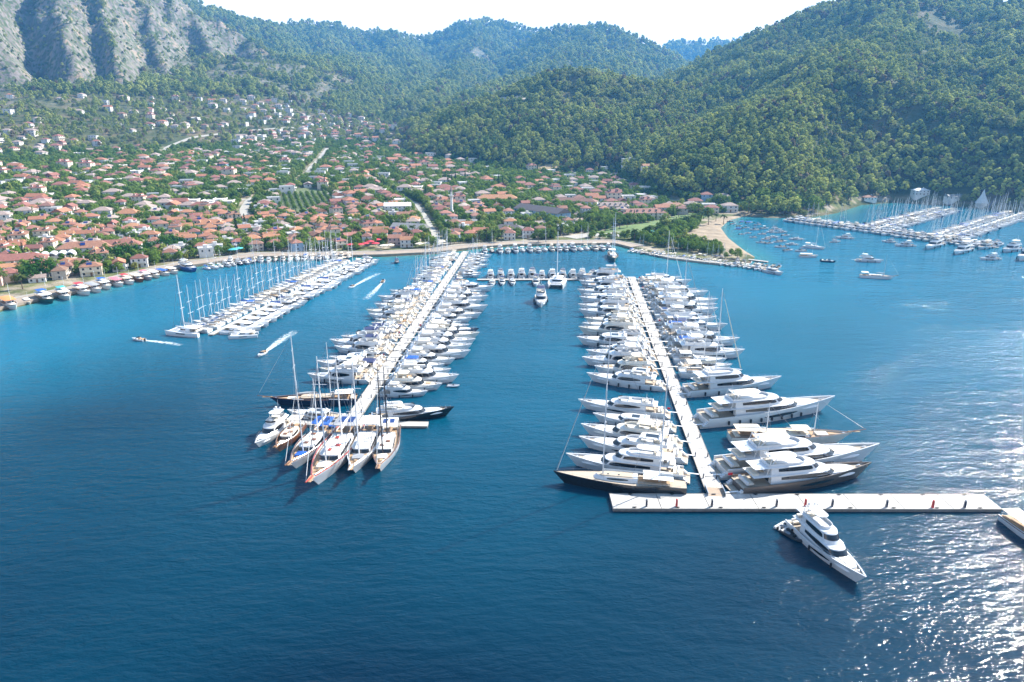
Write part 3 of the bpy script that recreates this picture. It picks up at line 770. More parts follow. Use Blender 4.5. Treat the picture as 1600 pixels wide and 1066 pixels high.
def make_sail(name, look, L, B, hm='gelcoat_white', cov='canvas_white', bim='canvas_white', mastm='spar_white', masts=1, mh=1.32, big=False, deckm='deck_white', mr=.09, solar=False):
    p = Proto(name, look, 'sailing yacht')
    fs = .07 * L + .25; fb = .085 * L + .45
    hull, dw, sheer = add_hull(p, L, B, fs, fb, hm, deckm, rake=.09, bowp=2.0, stern_w=.74 if not big else .6, full=.42, bul=.16, inner=.1)
    dz = dw(0)[1]; hx = -L / 2
    o0 = outline(-.14 * L, .20 * L, B * .29, .16 * L); o1 = outline(-.14 * L, .165 * L, B * .23, .14 * L)
    hh = .30 + .022 * L
    cab = p.add('coachroof', tier(o0, dz - .05, o1, dz + hh, 'gelcoat_white', deckm))
    for i0, i1 in ((2, 7), (NO - 8, NO - 3)): p.add('side_window', band(o0, dz, o1, dz + hh, i0, i1, .3, .8, 'glass_dark', taper=.5), cab)
    for x in (.0, .08, .24): p.add('deck_hatch', MB().box(x * L - .25, x * L + .25, -.25, .25, dz + (hh if x < .2 else 0), dz + (hh if x < .2 else 0) + .06, 'glass_dark'), cab, smooth=False)
    p.add('sprayhood', MB().loft([[(-.14 * L, y, dz + hh * .5 + h_) for y, h_ in ((-B * .27, 0), (-B * .2, .7), (0, .85), (B * .2, .7), (B * .27, 0))], [(-.10 * L, y, dz + hh * .5 + h_) for y, h_ in ((-B * .25, 0), (-B * .18, .5), (0, .6), (B * .18, .5), (B * .25, 0))]], bim, closed=False, cap0=False, cap1=True), cab)
    p.add('cockpit', MB().box(-.38 * L, -.15 * L, -B * .16, B * .16, dz + .02, dz + .05, 'teak').box(-.38 * L, -.15 * L, -B * .30, -B * .18, dz, dz + .35, deckm).box(-.38 * L, -.15 * L, B * .18, B * .30, dz, dz + .35, deckm), hull, smooth=False)
    p.add('steering_wheel', MB().lathe([(.03, dz + .3), (.05, dz + 1.0)], -.33 * L, .0, 'steel', 5).tube([(-.335 * L, .45 * math.cos(a * .7), dz + 1 + .45 * math.sin(a * .7)) for a in range(10)], .03, 'steel', 4), hull)
    if bim:
        bm = MB(); bz = dz + 2.0
        bm.loft([[(x, y, bz + h_) for y, h_ in ((-B * .34, -.12), (-B * .2, .03), (0, .08), (B * .2, .03), (B * .34, -.12))] for x in (-.40 * L, -.18 * L)], bim, closed=False, cap0=False, cap1=False)
        bi = p.add('bimini', bm)
        lg = MB()
        for x in (-.39 * L, -.19 * L):
            for sgn in (-1, 1): lg.tube([(x, sgn * B * .36, dz), (x, sgn * B * .34, bz - .1)], .03, 'steel', 4)
        p.add('bimini_frame', lg, bi)
        if solar: p.add('solar_panel', MB().box(-.36 * L, -.26 * L, -B * .2, B * .2, bz + .1, bz + .15, 'solar'), bi, smooth=False)
    for k in range(masts):
        x = (.07 * L) if k == 0 else -.30 * L
        if masts == 2 and k == 0: x = .12 * L
        h = L * mh * (1 if k == 0 else .72)
        mb = MB().tube([(x, 0, dz), (x, 0, dz + h * .6), (x - .01 * L, 0, dz + h)], [mr, mr, mr * .65], mastm, 6)
        ms = p.add('mast', mb)
        for q, wd in ((.36, .42), (.62, .34)):
            p.add('spreader', MB().tube([(x - .15, -B * wd, dz + h * q + .1), (x, 0, dz + h * q), (x - .15, B * wd, dz + h * q + .1)], .05, mastm, 4), ms)
        bl = (.33 if k == 0 else .2) * L
        p.add('boom', MB().tube([(x - .1, 0, dz + hh + 1.0), (x - bl, 0, dz + hh + 1.15)], .09, mastm, 5), ms)
        p.add('sail_cover', MB().loft([[(x - .15, y, dz + hh + 1.08 + z) for y, z in ((-.12, 0), (-.14, .35), (0, .6), (.14, .35), (.12, 0))], [(x - bl * .95, y, dz + hh + 1.2 + z) for y, z in ((-.08, 0), (-.1, .16), (0, .25), (.1, .16), (.08, 0))]], cov, closed=True), ms)
        st = MB(); xb_ = L * .48 if k == 0 else x + .2 * L
        st.tube([(xb_, 0, fb if k == 0 else dz + hh), (x, 0, dz + h * .97)], .035 if big else .028, 'wire', 4)
        for sgn in (-1, 1):
            st.tube([(x - .3, sgn * B * .45, dz), (x - .15, sgn * B * .42, dz + h * .36), (x, 0, dz + h * .95)], .03 if big else .02, 'wire', 3)
        st.tube([(hx + .1, 0, fs), (x, 0, dz + h * .98)], .03 if big else .02, 'wire', 3)
        p.add('stay', st, ms)
        if k == 0: p.add('furled_jib', MB().tube([(L * .47, 0, fb + .3), (lerp((L * .48, 0, fb), (x, 0, dz + h * .97), .9))], [.09, .045], cov, 5), ms)
    if big: add_rail(p, dw, sheer, L, -.45 * L, .46 * L, .6, hull=hull)
    return p
def make_cat(name, look, L, B, bim='canvas_white', cov='canvas_white', mast=True):
    p = Proto(name, look, 'catamaran'); mb = MB()
    for sgn in (-1, 1):
        rings, deck, sh = hull_rings(L, B * .24, 1.5, 1.8, rake=.03, bowp=2.6, stern_w=.7, full=.4, bul=.05)
        yo = sgn * B * .38; n = len(rings[0])
        rr = [[(x, y + yo, z) for x, y, z in r] for r in rings]
        mb.loft(rr, 'gelcoat_white', cap0=True, cap1=True)
    mb.box(-.36 * L, .22 * L, -B * .30, B * .30, .95, 1.62, 'gelcoat_white')
    hull = p.add('hull', mb)
    p.add('trampoline', MB().box(.22 * L, .40 * L, -B * .28, B * .28, 1.40, 1.44, 'canvas_grey').box(.40 * L, .415 * L, -B * .30, B * .30, 1.35, 1.6, 'spar_white'), hull, smooth=False)
    o0 = outline(-.20 * L, .14 * L, B * .30, .13 * L, pw=3); o1 = outline(-.20 * L, .09 * L, B * .26, .10 * L, pw=3)
    cab = p.add('cabin', tier(o0, 1.6, o1, 2.75, 'gelcoat_white'))
    p.add('windscreen', band(o0, 1.6, o1, 2.75, 3, NO - 4, .3, .82, 'glass_dark', taper=.25), cab)
    for sgn in (-1, 1): p.add('hull_window', MB().box(-.15 * L, .12 * L, sgn * B * .515 - .02, sgn * B * .515 + .02, .95, 1.25, 'glass_dark'), hull, smooth=False)
    p.add('hardtop', slab(outline(-.40 * L, -.08 * L, B * .29, .05 * L, pw=4), 2.8, 2.95, bim, .1), cab)
    p.add('cockpit', MB().box(-.40 * L, -.21 * L, -B * .27, B * .27, 1.62, 1.66, 'teak_pale').box(-.40 * L, -.36 * L, -B * .27, B * .27, 1.65, 2.1, 'cushion_cream'), hull, smooth=False)
    lg = MB()
    for x in (-.385 * L,):
        for sgn in (-1, 1): lg.tube([(x, sgn * B * .26, 1.6), (x, sgn * B * .26, 2.82)], .06, 'gelcoat_white', 4)
    p.add('roof_support', lg, cab)
    if mast:
        x = .05 * L; h = L * 1.45
        ms = p.add('mast', MB().tube([(x, 0, 2.6), (x, 0, h * .6), (x, 0, 1.6 + h)], [.15, .14, .1], 'spar_white', 6))
        for q in (.4, .68): p.add('spreader', MB().tube([(x - .3, -B * .16, 1.6 + h * q + .1), (x, 0, 1.6 + h * q), (x - .3, B * .16, 1.6 + h * q + .1)], .05, 'spar_white', 4), ms)
        p.add('boom', MB().tube([(x - .1, 0, 3.7), (x - .42 * L, 0, 3.85)], .11, 'spar_white', 5), ms)
        p.add('sail_cover', MB().loft([[(x - .15, y, 3.78 + z) for y, z in ((-.16, 0), (-.2, .4), (0, .75), (.2, .4), (.16, 0))], [(x - .41 * L, y, 3.92 + z) for y, z in ((-.1, 0), (-.12, .2), (0, .35), (.12, .2), (.1, 0))]], cov), ms)
        st = MB().tube([(L * .41, 0, 1.6), (x, 0, 1.5 + h * .95)], .04, 'wire', 4)
        for sgn in (-1, 1): st.tube([(x - .15 * L, sgn * B * .45, 1.5), (x, 0, 1.5 + h * .95)], .028, 'wire', 3)
        p.add('stay', st, ms)
    return p
def make_gulet(name, look, L, B, hm='hull_wood', housem='gelcoat_white', awn='canvas_white', masts=2, roofm='deck_white', mastm='spar_white', solar=False, cush='cushion_cream', awn_front=None, mh=.72, trim='hull_wood', bows=.12, mr=.16):
    p = Proto(name, look, 'gulet')
    fs = .06 * L + .4; fb = .085 * L + .6
    hull, dw, sheer = add_hull(p, L, B, fs, fb, hm, 'teak', stripe='hull_red', rake=.11, bowp=2.1, stern_w=.78, full=.45, bul=.55)
    p.add('cap_rail', MB().loft([[(x, -w_ - .18, z_ + .6), (x, -w_ + .06, z_ + .6), (x, -w_ + .06, z_ + .5), (x, -w_ - .18, z_ + .5)] for x, (w_, z_) in ((q, dw(q)) for q in [L * (-.5 + i / 12 * .96) for i in range(13)])], trim).loft([[(x, w_ + .18, z_ + .5), (x, w_ - .06, z_ + .5), (x, w_ - .06, z_ + .6), (x, w_ + .18, z_ + .6)] for x, (w_, z_) in ((q, dw(q)) for q in [L * (-.5 + i / 12 * .96) for i in range(13)])], trim), hull)
    dz = dw(-.1 * L)[1]
    o0 = outline(-.24 * L, .17 * L, B * .33, .09 * L, pw=3.2); o1 = outline(-.24 * L, .145 * L, B * .30, .08 * L, pw=3.2)
    cab = p.add('deckhouse', tier(o0, dz - .05, o1, dz + 1.25, housem, roofm))
    for i0, i1 in ((1, 6), (NO - 7, NO - 2)): p.add('side_window', band(o0, dz, o1, dz + 1.25, i0, i1, .35, .78, 'glass_dark', taper=.1), cab)
    p.add('windscreen', band(o0, dz, o1, dz + 1.25, 9, NO - 10, .3, .85, 'glass_dark'), cab)
    for x, y in ((-.15, -.1), (-.02, .1), (.06, -.08)): p.add('roof_hatch', MB().box(x * L - .5, x * L + .5, y * B - .5, y * B + .5, dz + 1.25, dz + 1.4, trim if housem != trim else 'deck_white', top=(.1, .1, .1)), cab, smooth=False)
    w2, z2 = dw(.27 * L)
    p.add('sun_pad', MB().box(.20 * L, .30 * L, -w2 * .62, w2 * .62, z2, z2 + .45, cush, top=(.1, .1, .1)).box(.305 * L, .36 * L, -w2 * .35, w2 * .35, z2, z2 + .4, 'cushion_tan', top=(.1, .3, .3)), hull, smooth=False)
    p.add('anchor_winch', MB().box(.42 * L, .44 * L, -.3, .3, dw(.43 * L)[1], dw(.43 * L)[1] + .5, 'steel'), hull, smooth=False)
    bx_ = L * .49
    p.add('bowsprit', MB().tube([(bx_ - .03 * L, 0, fb + .05), (bx_ + bows * L, 0, fb + .35 + .02 * L)], [.22, .12], trim, 6).box(bx_ - .02 * L, bx_ + bows * .62 * L, -.45, .45, fb + .22, fb + .30, 'teak'), hull)
    if awn:
        az_ = dz + 2.6
        aw = p.add('awning', slab(outline(-.46 * L, -.25 * L, B * .36, .03 * L, pw=5), az_, az_ + .14, awn, .1))
        lg = MB()
        for x in (-.45, -.34, -.24):
            for sgn in (-1, 1): lg.tube([(x * L, sgn * B * .36, dz), (x * L, sgn * B * .36, az_)], .05, 'steel', 4)
        p.add('awning_post', lg, aw)
        if solar: p.add('solar_panel', MB().box(-.42 * L, -.32 * L, -B * .22, B * .22, az_ + .16, az_ + .22, 'solar'), aw, smooth=False)
        p.add('deck_table', MB().box(-.42 * L, -.30 * L, -B * .12, B * .12, dz + .7, dz + .78, 'teak').box(-.40 * L, -.32 * L, -.12, .12, dz, dz + .7, 'teak'), hull, smooth=False)
        p.add('stern_cushion', MB().box(-.47 * L, -.43 * L, -B * .3, B * .3, dz, dz + .5, cush), hull, smooth=False)
    if awn_front: p.add('front_awning', slab(outline(-.0 * L, .15 * L, B * .27, .03 * L, pw=5), dz + 3.0, dz + 3.1, awn_front, .1))
    mxs = {1: [.19], 2: [.19, -.20], 3: [.24, .0, -.24], 0: []}[masts]
    for k, mx in enumerate(mxs):
        x = mx * L; h = L * mh * (1 if k == (1 if masts == 3 else 0) else .84)
        ms = p.add('mast', MB().tube([(x, 0, dz), (x, 0, dz + h * .6), (x, 0, dz + h)], [mr, mr * .9, mr * .5], mastm, 6))
        for q, wd in ((.5, .3), (.75, .2)): p.add('spreader', MB().tube([(x, -B * wd, dz + h * q), (x, B * wd, dz + h * q)], .06, mastm, 4), ms)
        p.add('boom', MB().tube([(x - .1, 0, dz + 2.4), (x - .24 * L, 0, dz + 2.7)], .12, mastm if mastm != 'spar_white' else 'spar_wood', 5), ms)
        p.add('furled_sail', MB().tube([(x - .2, 0, dz + 2.62), (x - .12 * L, 0, dz + 2.85), (x - .23 * L, 0, dz + 2.9)], [.26, .3, .14], 'canvas_white', 6), ms)
        st = MB(); tip = (bx_ + bows * .95 * L, 0, fb + .35 + .02 * L)
        st.tube([tip if k == 0 else (x + .25 * L, 0, dz + 1.2), (x, 0, dz + h * .95)], .045, 'wire', 4)
        for sgn in (-1, 1):
            st.tube([(x - .4, sgn * B * .48, dz + .5), (x, 0, dz + h * .92)], .04, 'wire', 3)
            st.tube([(x + .6, sgn * B * .48, dz + .5), (x, 0, dz + h * .74)], .035, 'wire', 3)
        p.add('stay', st, ms)
        if k == 0: p.add('furled_jib', MB().tube([lerp(tip, (x, 0, dz + h * .95), .05), lerp(tip, (x, 0, dz + h * .95), .85)], [.07, .04], 'canvas_white', 5), ms)
    add_rail(p, dw, sheer, L, -.44 * L, .45 * L, .35, .03, hull=hull)
    return p
def make_tour(name, look, L, B, hm='gelcoat_white', can='canvas_white', can2=None, stripe='hull_wood'):
    p = Proto(name, look, 'tour boat')
    fs = .075 * L + .35; fb = .12 * L + .5
    hull, dw, sheer = add_hull(p, L, B, fs, fb, hm, 'teak', stripe='antifoul', rake=.10, bowp=2.2, stern_w=.82, full=.45, bul=.5)
    p.add('rub_rail', MB().loft([[(x, s * (w_ + .22), z_ + .1), (x, s * (w_ + .22), z_ + .32), (x, s * (w_ + .02), z_ + .32), (x, s * (w_ + .02), z_ + .1)] for x, (w_, z_) in ((q, dw(q)) for q in [L * (-.5 + i / 10 * .95) for i in range(11)]) for s in (1,)], stripe).loft([[(x, -(w_ + .22), z_ + .1), (x, -(w_ + .02), z_ + .1), (x, -(w_ + .02), z_ + .32), (x, -(w_ + .22), z_ + .32)] for x, (w_, z_) in ((q, dw(q)) for q in [L * (-.5 + i / 10 * .95) for i in range(11)])], stripe), hull)
    dz = dw(0)[1]
    o0 = outline(-.05 * L, .14 * L, B * .27, .07 * L, pw=3); o1 = outline(-.05 * L, .115 * L, B * .25, .06 * L, pw=3)
    cab = p.add('wheelhouse', tier(o0, dz, o1, dz + 1.9, 'gelcoat_white'))
    p.add('windscreen', band(o0, dz, o1, dz + 1.9, 7, NO - 8, .5, .88, 'glass_dark'), cab)
    zt = dz + 2.15
    ca = p.add('canopy', slab(outline(-.47 * L, .17 * L, B * .44, .10 * L, pw=3.4), zt, zt + .22, can, .25))
    pm = MB()
    for x in (-.44, -.28, -.12, .08):
        for sgn in (-1, 1): pm.tube([(x * L, sgn * B * .38, dz - .1), (x * L, sgn * B * .38, zt + .05)], .05, 'spar_wood', 4)
    p.add('canopy_post', pm, ca)
    if can2: p.add('upper_awning', slab(outline(-.42 * L, -.12 * L, B * .36, .03 * L, pw=5), zt + 1.5, zt + 1.62, can2, .15), ca)
    p.add('sun_pad', MB().box(.2 * L, .34 * L, -B * .2, B * .2, dw(.27 * L)[1], dw(.27 * L)[1] + .4, 'cushion_cream'), hull, smooth=False)
    p.add('bench', MB().box(-.44 * L, -.1 * L, -B * .38, -B * .28, dz, dz + .5, 'cushion_tan').box(-.44 * L, -.1 * L, B * .28, B * .38, dz, dz + .5, 'cushion_tan'), hull, smooth=False)
    p.add('mast', MB().tube([(.16 * L, 0, dz), (.16 * L, 0, dz + .55 * L)], [.1, .06], 'spar_white', 5))
    add_rail(p, dw, sheer, L, .1 * L, .45 * L, .5, .03, hull=hull)
    return p
def make_dinghy(name, look, L=4.2, m='gelcoat_white', seat='canvas_grey', motor=True, cat='dinghy'):
    p = Proto(name, look, cat); B = L * .42
    pts = [(-L / 2, -B * .4, .32), (.12 * L, -B * .42, .36), (.34 * L, -B * .28, .46), (.5 * L, 0, .58), (.34 * L, B * .28, .46), (.12 * L, B * .42, .36), (-L / 2, B * .4, .32)]
    tb = p.add('hull', MB().tube(pts, L * .06, m, 7).loft([[(x, y * .9, .06) for x, y in ((-L / 2, -B * .3), (.3 * L, -B * .25), (.45 * L, 0), (.3 * L, B * .25), (-L / 2, B * .3))], [(x, y, .26) for x, y in ((-L / 2, -B * .38), (.3 * L, -B * .28), (.47 * L, 0), (.3 * L, B * .28), (-L / 2, B * .38))]], 'canvas_grey'))
    p.add('seat', MB().box(-.12 * L, .02 * L, -B * .3, B * .3, .26, .55, seat).box(.02 * L, .1 * L, -B * .12, B * .12, .26, .8, 'black_rubber', top=(0, .1, .05)), tb, smooth=False)
    if motor: p.add('outboard_motor', MB().box(-.58 * L, -.48 * L, -.17, .17, .3, .95, 'black_rubber', top=(.05, .05, .04)), tb, smooth=False)
    return p
def make_speedboat(name, look, L=7, hm='gelcoat_white', cov=None, cush='cushion_tan', bim=None):
    p = Proto(name, look, 'motorboat'); B = L * .36
    hull, dw, sheer = add_hull(p, L, B, .75, 1.05, hm, 'deck_white', rake=.12, bowp=2.3, stern_w=.9, bul=.3, inner=.12)
    dz = dw(0)[1]
    o0 = outline(-.06 * L, .16 * L, B * .36, .12 * L); o1 = outline(-.06 * L, .06 * L, B * .30, .09 * L)
    c = p.add('console', tier(outline(0, .34 * L, B * .36, .2 * L), dz, outline(0, .31 * L, B * .3, .18 * L), dz + .42, 'gelcoat_white'), hull)
    p.add('windscreen', band(o0, dz + .3, o1, dz + 1.0, 4, NO - 5, .1, 1, 'glass_blue'), c)
    p.add('seat', MB().box(-.44 * L, -.36 * L, -B * .36, B * .36, dz, dz + .5, cush).box(-.16 * L, -.1 * L, -B * .3, -B * .05, dz, dz + .8, cush).box(-.16 * L, -.1 * L, B * .05, B * .3, dz, dz + .8, cush), hull, smooth=False)
    p.add('outboard_motor', MB().box(-.58 * L, -.49 * L, -.28, .28, .1, 1.2, 'black_rubber', top=(.1, .1, .06)), hull, smooth=False)
    if cov: p.add('boat_cover', slab(outline(-.46 * L, .2 * L, B * .44, .2 * L), dz + .35, dz + .95, cov, .5), hull)
    if bim:
        b = p.add('bimini', slab(outline(-.25 * L, .06 * L, B * .4, .03 * L, pw=5), dz + 1.9, dz + 2.0, bim, .1))
        lg = MB()
        for x in (-.22, .03):
            for s in (-1, 1): lg.tube([(x * L, s * B * .38, dz), (x * L, s * B * .36, dz + 1.92)], .03, 'steel', 4)
        p.add('bimini_frame', lg, b)
    return p
# ------------------------------------------------------------------ piers and quays
def seg_pier(name, label, A, B, wd, top, cat='pier', edge=True, step=12.0, parts=True):
    """floating pier of concrete segments from A to B"""
    L = math.dist(A, B); r = link(name, None); r.location = ((A[0] + B[0]) / 2, (A[1] + B[1]) / 2, 0)
    r.rotation_euler = (0, 0, math.atan2(B[1] - A[1], B[0] - A[0])); tag(r, label, cat)
    n = max(1, int(L / step)); dk = MB()
    for i in range(n):
        x0 = -L / 2 + i * L / n + .09; x1 = -L / 2 + (i + 1) * L / n - .09
        dk.box(x0, x1, -wd / 2, wd / 2, top - .28, top, 'pier_concrete')
        for y in (-wd * .22, wd * .22): dk.box(x0 + .1, x1 - .1, y - .06, y + .06, top + .002, top + .012, 'pier_edge')
    link('deck', dk.mesh('deck'), r)
    fl = MB().box(-L / 2 + .05, L / 2 - .05, -wd / 2 + .12, wd / 2 - .12, -.6, top - .28, 'pier_edge')
    link('float', fl.mesh('float'), r)
    if cat == 'breakwater':
        cl_ = MB().box(-.35, .35, -.12, .12, top + .16, top + .26, 'black_rubber').box(-.12, .12, -.08, .08, top, top + .16, 'black_rubber').mesh('cleat')
        for s in (-1, 1):
            for i in range(9):
                c_ = link('cleat', cl_, r); c_.location = (-L / 2 + (i + .5) * L / 9, s * (wd / 2 - .35), 0); c_.scale = (1.5, 1.5, 1)
    for s in (-1, 1):
        link('edge_beam', MB().box(-L / 2, L / 2, s * (wd / 2 + .09) - .08, s * (wd / 2 + .09) + .08, top - .2, top + .08, 'quay_pale').mesh('edge_beam'), r)
    return r
LA, LB = (-53.2, 207.5), (-35.4, 517)
RA, RB = (54.3, 162.5), (76.2, 427)
PA, PB = (-140.5, 304), (-110.5, 486)
seg_pier('pier', 'long slanting concrete pier crowded by yachts on both sides', LA, LB, 4.6, .95)
seg_pier('pier', 'wide pale concrete pier between the superyachts', RA, RB, 4.6, .95)
seg_pier('pontoon', 'narrow pontoon hidden between the sailboats and catamarans', PA, PB, 2.4, .6)
seg_pier('pontoon', 'short cross pontoon with boats moored between the two piers', (-22, 420.5), (66, 421.5), 3.2, .7)
seg_pier('pontoon', 'small head pontoon where the wooden gulets tie up', (-74, 206), (-27.5, 204.6), 3.4, .75)
brk = seg_pier('floating_breakwater', 'long white floating breakwater lying alone across the end of the wide pier', (25.8, 156.6), (125.2, 156.3), 7.2, .95, 'breakwater', step=12.4)
seg_pier('pontoon', 'pontoon in the wooded cove with big motor yachts', P(1238, 344), P(1560, 388), 2.6, .6)
seg_pier('pontoon', 'pontoon of white sailboats in the middle of the cove', P(1372, 357), P(1478, 329), 2.2, .6)
seg_pier('pontoon', 'pontoon of sailboats at the far end of the cove', P(1478, 372), P(1592, 335), 2.2, .6)
seg_pier('jetty', 'short wooden jetty at the tip of the sandy spit', P(1152, 403, .7), P(1200, 409, .7), 3, .7, 'jetty')
g_ = link('gangway', MB().box(-2.3, 2.3, -2.2, 2.2, .98, 1.1, 'pier_plank').box(-2.3, 2.3, -2.35, -2.2, .98, 2.0, 'steel').box(-2.3, 2.3, 2.2, 2.35, .98, 2.0, 'steel').mesh('gangway'))
g_.location = (54.2, 161.2, -.1); g_.rotation_euler = (0, 0, R(86)); tag(g_, 'brown plank gangway joining the wide pier to the breakwater', 'gangway')
# quay along the shore
def strip(name, label, pts, w0, w1, z0, z1, m, kind='structure', cat=None):
    """paved strip following pts, from offset w0 (sea) to w1 (land)"""
    mb = MB(); rr = []
    for i, (x, y) in enumerate(pts):
        a = pts[max(i - 1, 0)]; b = pts[min(i + 1, len(pts) - 1)]
        dx, dy = b[0] - a[0], b[1] - a[1]; l = math.hypot(dx, dy); nx, ny = -dy / l, dx / l
        rr.append([(x + nx * w0, y + ny * w0, z0), (x + nx * w1, y + ny * w1, z0), (x + nx * w1, y + ny * w1, z1), (x + nx * w0, y + ny * w0, z1)])
    mb.loft(rr, m); o = link(name, mb.mesh(name)); tag(o, label, cat, None, kind); return o
QP = COAST[1:15]
strip('quay', 'stone promenade along the town waterfront', QP, -2.5, 9, -2, 1.75, 'quay_stone')
strip('promenade', 'pale paved walk behind the town quay', QP, 9.02, 12.5, -1, 1.9, 'quay_pale')
strip('mole', 'low mole behind the row of small boats by the sandy spit', [P(u, v, 1) for u, v in [(992, 391), (1050, 403), (1110, 410), (1165, 415), (1215, 421)]], -2.2, 2.2, -2, 1.3, 'quay_pale')
# posts
def pedestal(m):
    p = Proto('service_pedestal', '', 'pedestal')
    b = p.add('post', MB().box(-.16, .16, -.16, .16, 0, 1.15, m, top=(.02, .02, .02)))
    p.add('lamp_cap', MB().lathe([(.14, 1.15), (.2, 1.25), (.16, 1.4), (.02, 1.48)], 0, 0, 'canvas_grey' if m != 'red_paint' else 'red_paint', 7), b); return p
PD_dark, PD_red = pedestal('hull_navy'), pedestal('red_paint')
reds = 0; k = 0
for i, (u, v, red) in enumerate([(1010, 791, 0), (1057, 791, 1), (1112, 791, 0), (1213, 791, 0), (1258, 791, 1), (1300, 791, 0), (1385, 792, 0), (1457, 793, 1), (1507, 793, 0)]):
    x, y = P(u, v, 1)
    o = (PD_red if red else PD_dark).place((x, y, .96), 0, 1.5)
    tag(o, f"{'red' if red else 'dark blue'} service post on the floating breakwater, {ordn(i + 1)} from its end beside the schooner", None, 'service posts on the breakwater')
for nm, A, B, stp in (('long slanting pier', LA, LB, 13), ('wide superyacht pier', RA, RB, 13)):
    L = math.dist(A, B); dx, dy = (B[0] - A[0]) / L, (B[1] - A[1]) / L; cnt = 0; s = 6
    while s < L - 4:
        cnt += 1
        for sg, sn in ((-1, 'seaward'), (1, 'landward')):
            o = PD_dark.place((A[0] + dx * s - dy * sg * 1.8, A[1] + dy * s + dx * sg * 1.8, .96), 0, 1)
            tag(o, f'small dark service post, {ordn(cnt)} from the seaward end, {sn} edge of the {nm}', None, 'service posts on the piers')
        s += stp
# ------------------------------------------------------------------ boats: kinds
Y = {}
Y['fly_a'] = make_yacht('motor_yacht', 'white flybridge motor yacht', 20, 5.4, 1, seed=1, roof='hard')
Y['fly_b'] = make_yacht('motor_yacht', 'white motor yacht, blue flybridge cover', 18, 5.0, 1, roof='none', cover='canvas_blue', seed=2)
Y['fly_c'] = make_yacht('motor_yacht', 'white flybridge yacht, white bimini', 19, 5.2, 1, roof='soft', cover='canvas_white', seed=3, sunpad='canvas_grey')
Y['fly_d'] = make_yacht('motor_yacht', 'navy hulled flybridge motor yacht', 21, 5.5, 1, hm='hull_navy', seed=4)
Y['fly_e'] = make_yacht('motor_yacht', 'cream flybridge motor yacht', 19, 5.3, 1, hm='gelcoat_cream', sm='gelcoat_cream', roof='soft', cover='canvas_cream', seed=5)
Y['fly_f'] = make_yacht('motor_yacht', 'white flybridge yacht, navy bimini', 17, 4.9, 1, roof='soft', cover='canvas_navy', seed=6, hullwin=False)
Y['fly_g'] = make_yacht('motor_yacht', 'grey hulled flybridge motor yacht', 20, 5.4, 1, hm='gelcoat_grey', seed=13, roof='soft', cover='canvas_grey', sunpad='cushion_tan')
Y['fly_h'] = make_yacht('motor_yacht', 'white trawler yacht, cream bimini', 18, 5.4, 1, sm='gelcoat_cream', hm='gelcoat_white', seed=14, roof='soft', cover='canvas_cream', sunpad='cushion_tan', hullwin=False, teak='teak')
Y['sport_a'] = make_yacht('motor_yacht', 'sleek white sports cruiser', 17, 4.6, 1, kind='sport', seed=7, fend=2)
Y['sport_b'] = make_yacht('motor_yacht', 'white sports cruiser, navy cockpit cover', 16, 4.5, 1, kind='sport', cover='canvas_navy', seed=8, fend=2)
Y['sport_c'] = make_yacht('motor_yacht', 'grey hulled sports cruiser', 18, 4.7, 1, kind='sport', hm='gelcoat_grey', seed=9, fend=2, cover='canvas_grey')
Y['tri_a'] = make_yacht('motor_yacht', 'white two deck superyacht', 34, 7.2, 2, seed=10, fend=5)
Y['tri_b'] = make_yacht('motor_yacht', 'white superyacht with open sun deck', 36, 7.4, 2, seed=11, roof='none', fend=6, win='glass_blue')
Y['tri_c'] = make_yacht('motor_yacht', 'navy hulled two deck superyacht', 33, 7.0, 2, hm='hull_navy', seed=12, fend=4, hullwin=False)
S = {}
S['s_a'] = make_sail('sailing_yacht', 'white sailing yacht with white sail cover', 13.5, 4.2)
S['s_b'] = make_sail('sailing_yacht', 'white sailing yacht with blue sail cover', 13, 4.1, cov='canvas_blue', bim='canvas_blue')
S['s_c'] = make_sail('sailing_yacht', 'white sailing yacht with grey bimini', 14.5, 4.4, bim='canvas_grey', cov='canvas_grey', solar=True)
S['s_d'] = make_sail('sailing_yacht', 'navy hulled sailing yacht', 15, 4.5, hm='hull_navy', cov='canvas_cream', bim='canvas_cream', deckm='teak_pale')
S['s_e'] = make_sail('sailing_yacht', 'white sailing yacht with cream canvas', 12.5, 4.0, cov='canvas_cream', bim='canvas_cream')
C = {}
C['c_a'] = make_cat('catamaran', 'white sailing catamaran', 14, 7.4)
C['c_b'] = make_cat('catamaran', 'white sailing catamaran with blue sail cover', 13, 7.0, cov='canvas_blue')
C['c_p'] = make_cat('catamaran', 'white mastless power catamaran', 15, 7.2, mast=False)
SB = [make_speedboat('motorboat', 'small white open motorboat', 7), make_speedboat('motorboat', 'small motorboat under blue cover', 7, cov='canvas_blue'),
      make_speedboat('motorboat', 'small motorboat, white bimini', 7.5, bim='canvas_white'), make_speedboat('motorboat', 'small navy hulled motorboat', 7.5, hm='hull_navy', cush='cushion_cream'),
      make_speedboat('motorboat', 'small motorboat, navy bimini', 8, bim='canvas_navy')]
BOATS = []     # (object, look, row, order)
NEAR = 470
def put(pr, x, y, hd, sc=1, detail=None):
    d = math.hypot(x, y)
    if detail is None: detail = d < NEAR
    o = pr.place((x, y, 0), hd, sc, detail); return o
def reg(o, look, row, order): BOATS.append((o, look, row, order))
def boat_px(pr, bow, stern, L0, label, z=1.2, group=None, wscale=1.0, ext=0):
    bx_, by_ = P(*bow, z); sx_, sy_ = P(*stern, z)
    hd = math.atan2(by_ - sy_, bx_ - sx_); L = math.dist((bx_, by_), (sx_, sy_)); s = L / L0
    o = pr.place(((bx_ + sx_) / 2, (by_ + sy_) / 2, 0), hd, (s, s * wscale, s * wscale), True)
    tag(o, label, None, group); return o
